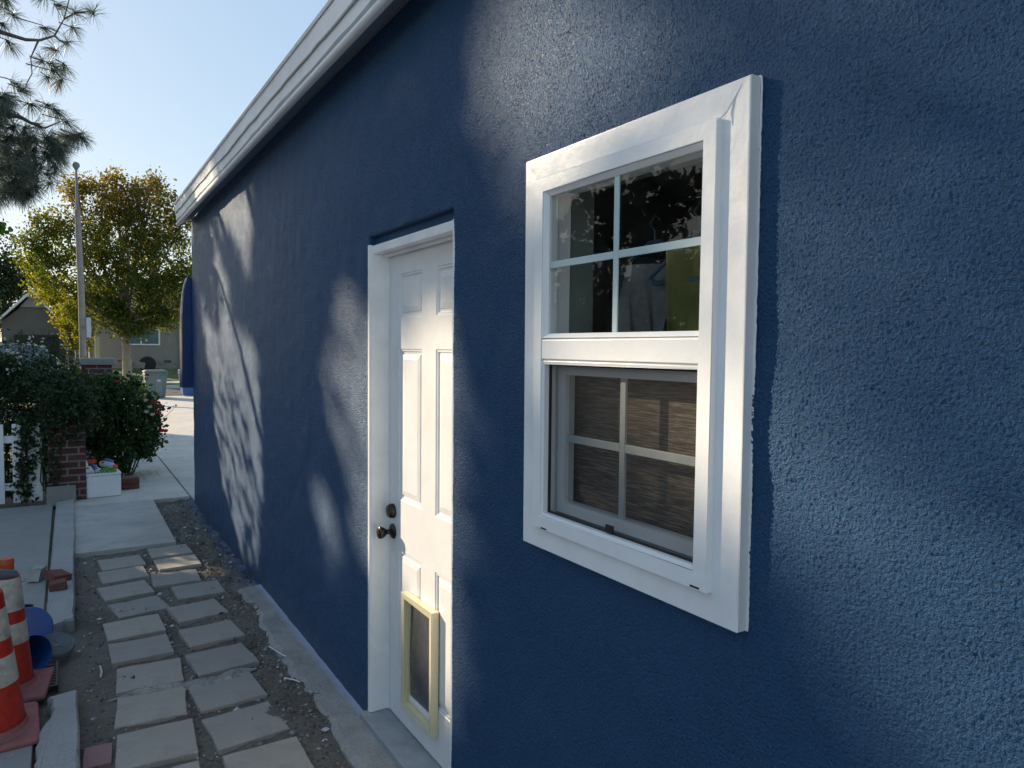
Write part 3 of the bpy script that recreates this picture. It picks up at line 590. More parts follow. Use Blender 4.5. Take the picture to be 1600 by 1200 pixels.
# blue curved panel beyond the far corner
prof = []
for i in range(21):
    t = i/20; z = 1.248+t*1.167; b = .105*(math.sin(math.pi*min(1, (t*.90+.30)))**.5 if t < .98 else 0) if t > 0 else .10
    b = .112-.012*t if t < .55 else .105*math.sqrt(max(.06, 1-((t-.55)/.50)**2))
    prof.append((z, b))
mm = MB(); 
for z, b in prof: mm.v += [(-b+.012, 8.35, z), (-b, 8.40, z), (-b+.006, 8.52, z), (-b+.05, 8.60, z), (.5, 8.60, z), (.5, 8.35, z)]
n6 = 6; fs = [(j*n6+i, j*n6+(i+1) % n6, (j+1)*n6+(i+1) % n6, (j+1)*n6+i) for j in range(20) for i in range(n6)]+[tuple(range(6))[::-1], tuple(range(120, 126))]
mm.f = fs; mm.sm = [True]*len(fs); mm.mi = [0]*len(fs)
o = mm.build("wall_panel", MT['navy'], origin=(.2, 8.45, 1.25)); tag(o, 'glossy dark blue bulging panel poking out past the far wall corner', 'panel')

exec_part2 = True
# ------------------------------------------------------------------ left side: fence, pillars, box, bricks
def picket(i, x, y, z1, w, label=None):
    pass
fen = thing("picket_fence", (-1.9, 9.1, 0), 'white wooden picket fence overgrown by dark leafy vines', 'fence')
for x in (-1.445, -1.600, -1.755, -1.91, -2.065, -2.22, -2.375, -2.53):
    wd = .062 if x == -1.445 else .042
    MB().prism([(x-wd, .03), (x+wd, .03), (x+wd, .80), (x+wd*.96, .86), (x-wd*.96, .86), (x-wd, .80)], 'y', 9.09, 9.115).build("picket", MT['whitewall'], fen, bevel=.002)
for z in (.66, .16): MB().box(-2.62, -1.40, 9.117, 9.15, z, z+.075).build("rail", MT['whitewall'], fen, bevel=.002)
def pillar(x, y, w, h, label, cap, plaque=False):
    t = thing("brick_pillar", (x, y, 0), label, 'pillar', 'brick gate pillars')
    MB().box(x-w/2, x+w/2, y-w/2, y+w/2, -.05, h).build("shaft", MT['brick'], t, bevel=.006)
    if cap: mm = MB(); mm.box(x-w/2-.05, x+w/2+.05, y-w/2-.05, y+w/2+.05, h+.001, h+.10); mm.build("cap", MT['stone'], t, bevel=.02)
    if plaque:
        MB().box(x-w/2-.02, x+w/2-.095, y-w/2-.10, y-w/2-.002, -.01, .20, tilt=(rad(-8), 0)).build("stone_ledge", MT['stone'], t, bevel=.008)
    return t
pillar(-1.155, 9.13, .34, 1.12, 'dark red brick pillar between white picket fence and foam box, ivy over its top', False, True)
pillar(-.770, 12.2, .38, 1.40, 'brick pillar with pale stone cap showing above the rose bush', True)
fb = thing("foam_box", (-.80, 9.1, .0), 'white foam box with toys on top, standing by the brick pillar', 'box')
A_ = rad(4); mm = MB(); mm.box(-.985, -.650, 8.985, 9.24, .03, .262, rot=A_, piv=(-.98, 8.985, .03)); mm.build("body", MT['pot'], fb, bevel=.010)
mm = MB(); mm.box(-.988, -.647, 8.980, 9.244, .265, .292, rot=A_, piv=(-.98, 8.985, .03)); mm.build("lid", MT['pot'], fb, bevel=.008)
# toys on the box
def toy(name, base, lab, parts):
    t = thing(name, base, lab, 'toy', 'plastic toys on the white foam box')
    for nm, mat, mk in parts: mk(MB()).build(nm, mat, t)
    return t
def cyl(p, q, r0, r1=None, n=12): return lambda m_: m_.tube([p, tuple((np.array(p)*.9+np.array(q)*.1)), tuple((np.array(p)*.1+np.array(q)*.9)), q], [r0*.7, r0, r1 or r0, (r1 or r0)*.6], n)
toy("spray_bottle", (-.93, 9.06, .29), 'blue and white spray bottle with orange trigger head, lying tipped on foam box', [("bottle_body", MT['toyblue'], cyl((-.925, 9.12, .385), (-.885, 9.03, .325), .022)), ("bottle_cap", MT['toywhite'], cyl((-.885, 9.03, .325), (-.872, 9.00, .310), .018)), ("spray_head", MT['toyorange'], lambda m_: m_.box(-.965, -.885, 9.10, 9.135, .395, .430, rot=.2))])
toy("water_blaster", (-.78, 9.08, .29), 'green and white toy water blaster with orange tip on foam box', [("body", MT['toywhite'], cyl((-.845, 9.13, .385), (-.715, 9.05, .355), .034)), ("tank", MT['toyblue'], cyl((-.80, 9.15, .415), (-.72, 9.12, .385), .026)), ("nozzle", MT['toyorange'], cyl((-.715, 9.05, .352), (-.690, 9.03, .345), .026)), ("handle", MT['toygreen'], lambda m_: m_.box(-.80, -.76, 9.05, 9.09, .295, .36)), ("trigger_ring", MT['toyorange'], cyl((-.825, 9.10, .400), (-.812, 9.08, .392), .016))])
toy("toy_net", (-.82, 9.02, .29), 'flat tangle of bright green plastic netting under the water blaster', [("net", MT['toygreen'], lambda m_: [m_.tube([(-.90+.03*i, 8.99+.01*math.sin(i), .297), (-.87+.03*i, 9.08, .318+.012*math.sin(i*2)), (-.89+.028*i, 9.18, .30)], .004, 5) for i in range(7)]+[m_.tube([(-.90, 9.0+.03*j, .300+.008*(j % 2)), (-.80, 9.01+.03*j, .324), (-.69, 9.0+.03*j, .300)], .004, 5) for j in range(5)] and m_)])
for z, lb in ((.03, 'red brick at the bottom of the low stack beside the foam box'), (.092, 'red brick lying on top of another beside the foam box')):
    o = MB().box(-.655, -.445, 9.34, 9.44, z, z+.060, rot=rad(2 if z > .05 else -1)).build("brick", MT['brickbit'], bevel=.004, origin=(-.55, 9.39, z)); tag(o, lb, 'brick', 'loose red bricks')
# broken bricks by the curb
def chunk(pts, mat, lab, loc, seed):
    g = np.random.default_rng(seed); mm = MB(); mm.box(*pts, rot=g.uniform(-.4, .4), tilt=(g.uniform(-.15, .15), g.uniform(-.15, .15))); o = mm.build("broken_brick", mat, origin=loc, bevel=.004)
    for v in o.data.vertices: v.co += Vector(g.normal(0, .0035, 3))
    return tag(o, lab, 'brick', 'broken bricks by the curb')
chunk((-1.385, -1.315, 6.0, 6.12, .02, .115), MT['curb'], 'upright grey brick fragment on the patio beside the curb', (-1.35, 6.06, .02), 3)
chunk((-1.28, -1.17, 5.78, 5.98, .060, .105), MT['brickbit'], 'larger broken red brick lying on the curb', (-1.23, 5.9, .06), 4)
chunk((-1.265, -1.165, 5.58, 5.70, .060, .112), MT['brickbit'], 'nearer broken red brick piece with mortar, tilted on the curb', (-1.21, 5.64, .06), 6)

# ------------------------------------------------------------------ traffic cones and clutter on the left
def cone(x, y, H, r0, r1, neck, label, base, bandz, bandz2, rot=0):
    t = thing("traffic_cone", (x, y, .02), label, 'traffic cone', 'orange traffic cones with pale bands')
    R0 = lambda z: r0+(r1-r0)*((z-.05)/(H-.05))
    def seg(name, z0, z1, mat, e=0.0):
        zs = np.linspace(z0, z1, 5); MB().lathe([(R0(z)+e, z+.02) for z in zs], (x, y, 0), 40, wob=.006).build(name, mat, t)
    zz = [.045, bandz[0], bandz[1], bandz2[0], bandz2[1], H]
    seg("body", .045, H, MT['orange']); seg("reflective_band", *bandz, MT['band'], .0015); seg("reflective_band", *bandz2, MT['band'], .0015)
    MB().lathe([(r1, H+.02), (r1*.8, H+.035), (neck, H+.04), (neck*.97, H+.075), (neck*1.08, H+.08), (neck*.95, H+.105), (neck*.3, H+.108)], (x, y, 0), 24).build("neck", MT['orangetop'], t)
    mm = MB(); b = base; mm.box(x-b, x+b, y-b, y+b, .015, .045, rot=rot); o = mm.build("rubber_base", MT['rubber'], t, bevel=.012)
    MB().lathe([(r0+.035, .046), (r0+.012, .055), (r0+.002, .075)], (x, y, 0), 40, cap=False).build("base_collar", MT['rubber'], t)
cone(-1.460, 3.73, .62, .140, .070, .036, 'nearer red-orange traffic cone with two pale reflective bands, cut by the frame edge', .19, (.235, .355), (.425, .555), rad(3))
cone(-1.405, 4.17, .565, .100, .055, .032, 'farther slimmer traffic cone with worn orange neck, behind the nearer one', .17, (.245, .345), (.405, .56), rad(-6))
t = thing("hand_tool", (-1.44, 3.62, .62), 'blue grey plastic tool handle hung over the nearer cone top', 'tool')
mm = MB(); mm.tube([(-1.50, 3.52, .765), (-1.42, 3.53, .775), (-1.365, 3.545, .757), (-1.335, 3.56, .752)], [.022, .024, .019, .016], 12); mm.build("handle", MT['tool'], t)
MB().tube([(-1.49, 3.52, .76), (-1.455, 3.52, .70), (-1.44, 3.53, .62), (-1.445, 3.53, .56), (-1.47, 3.53, .545)], [.035, .048, .046, .036, .02], 14).build("body", MT['tool'], t)
# blue plastic bucket on its side + lid
bk = thing("plastic_bucket", (-1.33, 4.45, 0), 'cracked blue plastic bucket lying on its side behind the cones', 'bucket')
Rb = Vector((.42, -.86, .16)).to_track_quat('Z', 'Y').to_matrix()
MB().lathe([(.001, -.15), (.072, -.15), (.085, -.02), (.095, .08), (.099, .081), (.096, .085), (.092, .079), (.082, -.02), (.069, -.145), (.001, -.145)], (-1.355, 4.42, .100), 36, Rb, cap=False).build("bucket_body", MT['blue'], bk)
Rl = Matrix.Rotation(rad(20), 3, 'Z') @ Matrix.Rotation(rad(70), 3, 'X')
o = MB().lathe([(.001, .0), (.118, .0), (.124, -.006), (.124, -.014), (.120, -.014), (.116, -.004), (.001, -.004)], (-1.345, 4.72, .120), 40, Rl, cap=False).build("bucket_lid", MT['blue'], origin=(-1.325, 4.62, 0)); tag(o, 'round dark blue plastic lid leaning upright behind the bucket', 'lid')
Rd = Vector((.12, -.42, .85)).to_track_quat('Z', 'Y').to_matrix()
prof = [(.002, .016)]
for r in np.arange(.012, .075, .012): prof += [(r, .016), (r+.003, .024), (r+.007, .024), (r+.010, .016)]
prof += [(.084, .018), (.087, .008), (.084, -.004)]
o = MB().lathe(prof, (-1.215, 4.55, .060), 44, Rd, cap=False).build("ribbed_disc", MT['greyribs'], origin=(-1.215, 4.55, .0)); tag(o, 'grey round plastic drain lid with concentric ribs, lying in the curb gap', 'disc')
mm = MB()
for i in range(9): mm.box(-1.262, -1.215, 4.10+i*.034, 4.10+i*.034+.018, .004, .030)
mm.box(-1.275, -1.262, 4.09, 4.41, .0, .034); mm.box(-1.215, -1.205, 4.09, 4.41, .0, .034)
o = mm.build("drain_grate", MT['black'], origin=(-1.24, 4.25, 0)); tag(o, 'black slotted plastic drain strip between the two curbs', 'drain')
o = MB().lathe([(.034, .02), (.036, .10), (.044, .16), (.046, .162), (.040, .158), (.032, .04)], (-1.375, 5.02, 0), 20, cap=True).build("plastic_pot", MT['black'], origin=(-1.375, 5.02, .02)); tag(o, 'narrow black plastic pot standing on the patio behind the cones', 'pot')
o = MB().tube([(-1.40, 4.40, .50), (-1.37, 4.40, .497), (-1.34, 4.41, .48)], [.012, .012, .004], 8).build("paint_scraper", MT['toywhite'], origin=(-1.37, 4.4, .49)); tag(o, 'small pale pointed plastic scrap caught between the two cones', 'scrap')
def bit(name, pts, r, mat, lab, cat): o = MB().tube(pts, r, 6).build(name, mat, origin=pts[0]); tag(o, lab, cat)
bit("stick", [(-1.02, 4.28, .012), (-1.015, 4.20, .014), (-1.022, 4.14, .010)], .005, MT['toywhite'], 'short white stick on the dirt left of the stepping stones', 'stick')
bit("twig", [(-.20, 4.10, .01), (-.185, 3.99, .02), (-.165, 3.93, .016), (-.15, 3.91, .012)], .003, MT['whitewall'], 'thin pale curved twig against the wall footing', 'twig')
bit("twig", [(-.225, 3.66, .01), (-.19, 3.60, .016), (-.17, 3.57, .012)], .003, MT['whitewall'], 'short pale twig on the gravel nearer the door', 'twig')
o = MB().box(-.205, -.180, 3.065, 3.09, .0, .006, rot=.5).build("paper_scrap", MT['toywhite'], origin=(-.19, 3.08, 0)); tag(o, 'tiny white paper scrap on the gravel near the footing', 'scrap')
o = MB().lathe([(.004, 0), (.014, .004), (.015, .012), (.006, .018)], (-.33, 3.10, .006), 9, wob=.2).build("pebble", MT['greyribs'], origin=(-.33, 3.10, .006)); tag(o, 'rounded grey pebble sitting on the nearest right stepping stone', 'pebble')

# ------------------------------------------------------------------ plants
def tri_ell(n, c, r, shell=.0, g=rng):
    d = g.standard_normal((n, 3)); d /= np.linalg.norm(d, axis=1)[:, None]; u = g.random(n)**(1/3); u = shell+(1-shell)*u
    return np.array(c)+d*u[:, None]*np.array(r)
def clumps(blobs, n, spread, lo=None):
    out = []
    tot = sum(b[2] for b in blobs)
    for c, r, wgt in blobs:
        k = int(n*wgt/tot); kc = max(6, k//45); cc = tri_ell(kc, c, r, .35); j = rng.integers(0, kc, k)
        out.append(cc[j]+rng.standard_normal((k, 3))*spread)
    P = np.concatenate(out)
    return P if lo is None else P[P[:, 2] > lo]
# climbing hedge over the fence
hd = thing("climbing_hedge", (-1.75, 9.7, 0), 'dense dark vine hedge with tiny white blossoms heaped over the picket fence', 'hedge')
bl = [((-1.75, 9.75, 1.05), (.55, .42, .50), 3), ((-1.35, 9.65, 1.05), (.30, .35, .48), 2), ((-1.15, 9.7, .95), (.25, .32, .40), 1.3), ((-2.4, 9.8, 1.2), (.6, .45, .6), 2.2), ((-1.55, 9.55, .95), (.35, .3, .28), 1.2), ((-1.15, 9.02, 1.12), (.24, .20, .15), 1.3), ((-1.14, 8.90, .96), (.20, .10, .13), .9), ((-1.25, 9.3, 1.30), (.25, .25, .15), .8), ((-1.9, 9.45, .5), (.7, .12, .5), 3), ((-2.05, 9.8, 1.2), (.5, .3, .42), 3), ((-1.55, 9.7, 1.35), (.4, .3, .2), 1)]
P = clumps(bl, 29000, .055, .02); P = P[~((P[:, 2] < .84) & (P[:, 1] < 9.2))]
leaves("foliage", P, .042, MT['hedge'], hd, .5)
m = MB()
for i in range(26):
    x = rng.uniform(-2.3, -1.1); y = rng.uniform(9.5, 9.9); m.tube([(x, y, .0), (x+rng.normal()*.06, y, .4), (x+rng.normal()*.12, y-.05, .9)], [.012, .009, .005], 6)
for i in range(30):   # upright sprays above the mound
    x = rng.uniform(-1.95, -1.05); z = rng.uniform(1.45, 1.60); m.tube([(x, 9.7, z), (x+rng.normal()*.03, 9.68, z+.16), (x+rng.normal()*.07, 9.66, z+.30)], [.004, .003, .0015], 4)
m.build("stems", MT['stem'], hd)
P = []
for i in range(60):
    x = rng.uniform(-2.2, -1.02); z0 = 1.45; h = rng.uniform(.25, .45)*(1 if x < -1.2 else .7)
    for k in range(20): t_ = k/20; P.append((x+rng.normal()*.022, 9.7+rng.normal()*.05, z0+h*t_+rng.normal()*.012))
leaves("spray_leaves", P, .032, MT['hedge'], hd, .45)
P = [(rng.uniform(-1.75, -1.12), 9.5+rng.normal()*.06, 1.73+rng.normal()*.05-.06*abs(math.sin(i))) for i in range(24)]+[(rng.uniform(-1.7, -1.2), 9.45, rng.uniform(1.42, 1.62)) for i in range(12)]
leaves("blossoms", [tuple(np.array(p)+rng.normal(0, .008, 3)) for p in P for _ in range(4)], .021, MT['whitepetal'], hd, .9)
# ivy trailing down fence and pillar
P = []
iv = thing("ivy", (-1.35, 9.05, 0), 'ivy stems trailing down the pickets and brick pillar', 'ivy'); m = MB()
for (x, y, z, k) in ((-1.515, 9.05, .9, 9), (-1.36, 9.05, .9, 6), (-1.30, 8.93, 1.0, 9), (-1.54, 9.05, .8, 9), (-1.18, 8.93, 1.1, 5), (-1.47, 9.06, .9, 3), (-1.03, 8.92, 1.15, 5)):
    pts = [(x, y, z)]
    for q in range(k): p = pts[-1]; pts.append((p[0]+rng.normal()*.022, y+rng.normal()*.008, p[2]-.085))
    m.tube(pts, .004, 5); P += [tuple(np.array(p)+rng.normal(0, (.038, .015, .035))) for p in pts for _ in range(24)]
m.tube([(-1.345, 9.05, .10), (-1.40, 9.04, .25), (-1.385, 9.04, .45), (-1.40, 9.05, .6)], .008, 6); m.tube([(-1.45, 9.04, .50), (-1.36, 9.04, .40), (-1.30, 9.03, .42)], .007, 6)
m.build("stems", MT['stem'], iv); leaves("foliage", P, .042, MT['hedge'], iv, .6)
# rose bush
rb = thing("rose_bush", (-.62, 10.5, 0), 'leafy dark green rose bush with a few red blooms beside the driveway', 'bush')
bl = [((-.75, 10.5, .80), (.38, .50, .48), 3), ((-.40, 10.5, .70), (.26, .45, .42), 2.2), ((-.90, 10.3, 1.02), (.28, .4, .28), 1.4), ((-.55, 10.5, 1.10), (.25, .4, .22), 1.2), ((-.30, 10.4, .50), (.20, .30, .26), 1), ((-.60, 10.3, .42), (.30, .35, .32), 1.4), ((-.22, 10.5, .85), (.12, .3, .20), .5)]
P = clumps(bl, 12500, .05, .06); leaves("foliage", P, .050, MT['roseleaf'], rb, .6)
m = MB()
for i in range(16): a = rng.uniform(0, 6.28); m.tube([(-.55+.1*math.cos(a), 10.45+.1*math.sin(a), 0), (-.55+.3*math.cos(a), 10.4+.25*math.sin(a), .5), (-.58+.42*math.cos(a), 10.4+.35*math.sin(a), .95)], [.010, .007, .004], 6)
m.tube([(-.30, 10.4, .75), (-.28, 10.35, 1.0), (-.265, 10.3, 1.29)], [.005, .004, .003], 5); m.tube([(-.25, 10.4, .5), (-.16, 10.3, .7), (-.05, 10.2, .80), (.06, 10.15, .93)], [.005, .004, .003, .002], 5)
m.tube([(-.25, 10.4, .6), (-.22, 10.3, .8), (-.20, 10.2, .95)], .004, 5); m.tube([(-.25, 10.4, .6), (-.19, 10.3, .75), (-.134, 10.2, .90)], .004, 5)
m.build("stems", MT['stem'], rb)
def bloom(p, r, mat, nm="rose_bloom"):
    mm = MB()
    for j in range(16):
        a = j*2.4; t_ = j/16; rr_ = r*(.25+.75*t_); el = 1.3-1.0*t_; c = Vector((math.cos(a)*math.cos(el), math.sin(a)*math.cos(el), math.sin(el)))*rr_; s_ = Vector((-math.sin(a), math.cos(a), 0))*r*.42; u_ = Vector((0, 0, 1))*r*.42
        q = Vector(p)+c; mm.add([q-s_-u_, q+s_-u_, q+s_*1.2+u_, q-s_*1.2+u_], [(0, 1, 2, 3)], True)
    return mm.build(nm, mat, rb)
for x, y, z, r in [(-.26, 10.3, 1.305, .028), (-.207, 10.2, .957, .036), (-.134, 10.2, .913, .034), (-.164, 10.2, .832, .033), (-.629, 10.0, 1.243, .024), (-.82, 9.9, .974, .024), (-.113, 10.3, .575, .042), (-.06, 10.32, .570, .036), (-.569, 10.4, 1.484, .022)]: bloom((x, y, z), r, MT['rose'])
for x, y, z in [(-.30, 10.25, .98), (-.25, 10.22, .90), (-.29, 10.2, .84), (-.22, 10.24, .80), (-.31, 10.3, 1.05)]: bloom((x, y, z), .034, MT['whitepetal'], "faded_bloom")
P = [(-.32+rng.normal()*.02, 10.3, 1.17+rng.normal()*.04) for _ in range(16)]+[(-.33+rng.normal()*.02, 10.3, 1.03+rng.normal()*.02) for _ in range(8)]+[(.05+rng.normal()*.02, 10.15, .92+rng.normal()*.02) for _ in range(4)]
leaves("young_leaves", P, .035, MT['yellowleaf'], rb, .6)
P = [(rng.uniform(-.45, -.15), rng.uniform(9.9, 10.6), .034) for _ in range(70)]; lf = leaves("fallen_petals", P, .02, MT['whitepetal'], None, .8); lf['kind'] = 'stuff'; lf['label'] = 'fallen pale petals on the driveway under the rose bush'

# pine
def needles(name, tips, mat, parent, nl=(.15, .21), k=95, wdt=.0040):
    Vs = []; 
    for (p, d, sc_) in tips:
        d = np.array(d)/np.linalg.norm(d); dirs = rng.standard_normal((k, 3))*.62+d*.75; dirs[:, 2] -= .28; dirs /= np.linalg.norm(dirs, axis=1)[:, None]
        L = rng.uniform(*nl, k)[:, None]*sc_; base = np.array(p)-d*rng.uniform(0, .06, k)[:, None]; s_ = np.cross(dirs, rng.standard_normal((k, 3))); s_ /= np.linalg.norm(s_, axis=1)[:, None]; s_ *= wdt*.5
        mid = base+dirs*L*.55; tip = base+dirs*L+np.array([0, 0, -1])*L*.14
        Vs.append(np.stack([base-s_, base+s_, mid+s_, mid-s_, tip+s_*.4, tip-s_*.4], 1))
    V = np.concatenate(Vs).reshape(-1, 3); n_ = len(V)//6; i = np.arange(n_)[:, None]*6
    return fastmesh(name, V, np.concatenate([i+np.array([[0, 1, 2, 3]]), i+np.array([[3, 2, 4, 5]])], 1).reshape(-1, 4), mat, parent)
pn = thing("pine_tree", (-4.2, 11.2, 0), 'long-needled pine reaching in from the upper left over the hedge', 'tree')
MB().tube([(-4.2, 11.2, -.1), (-4.15, 11.2, 2), (-4.2, 11.1, 5), (-4.1, 11.1, 8)], [.22, .18, .13, .05], 14).build("trunk", MT['bark'], pn)
brs = [[(-4.15, 11.1, 4.6), (-2.8, 10.4, 5.3), (-2.05, 10.0, 5.22), (-1.709, 10, 5.166), (-1.472, 10, 5.136), (-1.339, 10, 5.16), (-1.195, 10, 5.243), (-1.098, 10, 5.454), (-1.017, 10, 5.80)], [(-1.195, 10, 5.243), (-1.134, 10, 5.192), (-1.052, 10, 5.16)], [(-1.098, 10, 5.454), (-.982, 10, 5.555), (-.807, 10, 5.613)], [(-1.351, 10, 5.157), (-1.428, 10, 4.947), (-1.419, 10, 4.771), (-1.482, 10, 4.63)],
       [(-4.2, 11.1, 4.0), (-2.9, 10.4, 4.3), (-2.07, 10, 4.329), (-1.727, 10, 4.265), (-1.55, 10, 4.268), (-1.442, 10, 4.215), (-1.308, 10, 4.18), (-1.15, 10, 4.279)], [(-1.725, 10, 4.357), (-1.549, 10, 4.297)], [(-4.2, 11.1, 3.4), (-2.9, 10.5, 3.8), (-2.08, 10, 3.775), (-1.62, 10, 3.77), (-1.41, 10, 3.73), (-1.381, 10, 3.56), (-1.506, 10, 3.43)]]
m = MB()
for i, b in enumerate(brs):
    r0 = {0: .05, 4: .075, 6: .05}.get(i, .012); m.tube(b, [max(.006, r0*(1-.93*(j/(len(b)-1))**.6)) for j in range(len(b))], 7)
L1 = [(-.807, 5.598), (-.982, 5.569), (-1.287, 5.322), (-1.004, 5.367), (-1.071, 5.17), (-1.324, 4.97), (-1.232, 4.917), (-1.107, 4.944), (-1.266, 4.766), (-1.142, 4.755), (-1.586, 5.405), (-1.678, 5.243), (-1.622, 5.081), (-1.572, 4.648), (-1.514, 4.574), (-1.635, 4.48), (-1.426, 4.412), (-1.272, 4.44), (-1.18, 4.384), (-1.087, 4.29), (-1.369, 4.206), (-1.492, 4.149), (-1.2, 5.07), (-1.19, 4.83), (-1.15, 5.62), (-1.3, 5.66), (-1.70, 5.6), (-1.75, 5.45), (-1.65, 5.5)]
tips = []
for (x, z) in L1:
    dd = (rng.normal()*.3+.25, rng.normal()*.4, rng.uniform(-.35, .25)); tips.append(((x, 10+rng.normal()*.05, z), dd, .95))
    m.tube([(x-dd[0]*.25-.08, 10, z+.04), (x-.02, 10, z+.012), (x, 10, z)], [.007, .005, .004], 5)
dense = [(-1.60, 4.10), (-1.50, 3.98), (-1.40, 4.05), (-1.3, 4.0), (-1.22, 3.92), (-1.15, 3.98), (-1.70, 3.9), (-1.6, 3.8), (-1.5, 3.75), (-1.4, 3.82), (-1.28, 3.80), (-1.33, 3.66), (-1.45, 3.6), (-1.58, 3.62), (-1.7, 3.7), (-1.66, 3.52), (-1.53, 3.47), (-1.43, 3.50), (-1.75, 4.15), (-1.8, 4.0), (-1.02, 4.15), (-1.10, 4.10), (-1.75, 3.45)]
for (x, z) in dense:
    for q in range(4): tips.append(((x+rng.normal()*.05, 10+rng.normal()*.18, z+rng.normal()*.05), (rng.normal()*.5+.15, rng.normal()*.5, rng.uniform(-.5, .2)), .9))
    m.tube([(x-.14, 10.03, z+.05), (x, 10, z)], [.009, .005], 5)
for q in range(46): tips.append(((rng.uniform(-2.0, -1.5), 10.1+rng.normal()*.2, rng.uniform(3.35, 4.45)), (rng.normal()*.5+.2, rng.normal()*.5, rng.uniform(-.6, .1)), .95))
for q in range(90):
    p_ = (rng.uniform(-3.3, -1.95), 10.5+rng.normal()*.4, rng.uniform(3.3, 6.2)); t_ = p_[0]/S[0]
    if not (4.6 < p_[1]-t_*S[1] < 8.3 and p_[2]-t_*S[2] < 3.2): tips.append((p_, rng.normal(0, 1, 3), 1.0))
m.build("limbs", MT['twig'], pn); needles("needles", tips, MT['pine'], pn)
# broadleaf vine tree at the left edge
vt = thing("young_tree", (-2.47, 14.0, 0), 'bright green broad-leaved young tree at the left picture edge under the pine', 'tree')
MB().tube([(-2.47, 14.0, 0), (-2.43, 14.0, 1.9), (-2.48, 14.0, 4.1)], [.05, .04, .018], 8).build("trunk", MT['palebark'], vt)
P = clumps([((-2.52, 14, 3.6), (.42, .5, 1.0), 3), ((-3.1, 14.2, 3.0), (.7, .6, 1.3), 2), ((-2.27, 14, 2.6), (.15, .3, .4), .4), ((-2.20, 14, 3.35), (.18, .3, .45), .6)], 4200, .07)
leaves("foliage", P, .105, MT['vine'], vt, .55, .8)

# the big tree over the street
def tree(name, base, h0, blobs, nleaf, size, mat, bark, rt_, lab, spread=.16, group=None, asp=.6):
    t = thing(name, base, lab, 'tree', group); b = Vector(base)
    top = Vector(np.mean([bb[0] for bb in blobs], 0)); fork = Vector((b.x+(top.x-b.x)*.15, b.y, b.z+h0))
    MB().tube([b, b+(fork-b)*.5, fork, fork+(top-fork)*.6], [rt_*1.15, rt_, rt_*.85, rt_*.4], 12).build("trunk", bark, t)
    m = MB()
    for c, r, wgt in blobs:
        c = Vector(c); mid = fork.lerp(c, .5)+Vector(rng.normal(0, .15, 3)); m.tube([fork, mid, c], [rt_*.45, rt_*.28, rt_*.12], 6)
        for q in range(4): e = c+Vector(rng.normal(0, .6, 3)*np.array(r)); m.tube([mid.lerp(c, .6), c.lerp(e, .5), e], [rt_*.16, rt_*.10, rt_*.04], 5)
    m.build("limbs", bark, t)
    leaves("crown", clumps(blobs, nleaf, spread), size, mat, t, asp, .3); return t
bb = [((.9, 33, 5.6), (1.5, 1.5, 1.3), 3), ((-.9, 33, 5.4), (1.2, 1.3, 1.1), 2.2), ((2.2, 33, 5.5), (1.2, 1.3, 1.3), 2.2), ((.0, 33, 7.4), (1.0, 1.0, .8), 1.2), ((1.9, 33, 7.6), (1.0, 1.0, .7), 1.3), ((.9, 32.8, 7.3), (.8, .9, .7), 1.0), ((-1.9, 33, 4.6), (.7, .9, .8), .9), ((3.0, 33, 6.6), (.7, .8, .7), .8), ((1.0, 32.6, 3.8), (1.3, 1.2, .9), 1.9), ((-.2, 32.8, 3.7), (1.0, 1.0, .7), 1.2), ((2.2, 32.7, 3.6), (.9, 1.0, .8), 1.4), ((-1.4, 33, 6.4), (.7, .8, .5), .5), ((1.0, 32.4, 2.6), (.9, .8, .5), 1.0), ((-.6, 32.6, 2.9), (.6, .6, .5), .5), ((2.3, 32.5, 2.7), (.5, .6, .4), .5), ((-.9, 32.9, 7.7), (.5, .6, .4), .35), ((3.2, 33.2, 4.6), (.6, .8, .9), .7)]
tree("street_tree", (.95, 33.0, .1), 2.2, bb+[((.6, 33.2, 8.3), (.35, .5, .35), .2), ((1.9, 33.2, 8.4), (.4, .5, .3), .22), ((-2.3, 33, 5.7), (.35, .5, .4), .25), ((.9, 33.2, 6.3), (1.1, 1, .8), .8)], 41000, .105, MT['olive'], MT['palebark'], .17, 'large broad tree across the street, olive crown tinged rust on top', .17)
tree("golden_tree", (-1.0, 37.0, .3), 1.6, [((-1.0, 37, 3.0), (.6, .8, .7), 2), ((-.7, 37, 2.2), (.5, .8, .7), 2), ((-1.7, 37, 4.2), (.8, .8, .8), 2), ((-.4, 37, 3.2), (.5, .6, .6), 1), ((-2.1, 37, 5.2), (.5, .6, .5), .6)], 5200, .12, MT['gold'], MT['bark'], .09, 'yellow-green sunlit young tree between the grey gable and the pole', .14)
tree("golden_shrub", (-.93, 14.0, 0), .5, [((-.93, 14, 1.28), (.20, .25, .18), 1), ((-1.08, 14, 1.2), (.14, .2, .14), .6)], 900, .055, MT['gold'], MT['stem'], .015, 'small yellow-green sunlit shrub beside the capped brick pillar', .04)
tree("far_conifer", (-4.6, 60, .5), 3, [((-4.6, 60, 4.5), (2.2, 1.5, 2.2), 2), ((-6, 60, 6), (2.2, 1.5, 2.5), 2), ((-3.6, 60, 6.2), (1.5, 1.3, 1.5), 1), ((-5.3, 60, 8.5), (1.6, 1.3, 2), 1)], 9000, .22, MT['farpine'], MT['bark'], .2, 'grey-green tree rising far behind the grey gabled garage', .3)
tree("far_tree", (3.5, 62, .5), 3, [((3.5, 62, 5), (3, 2, 2.5), 2), ((0, 64, 4.5), (3, 2, 2.2), 2), ((7, 62, 5.5), (3, 2, 2.5), 2)], 8000, .26, MT['farpine'], MT['bark'], .2, 'dim distant tree behind the tan house roof', .35)

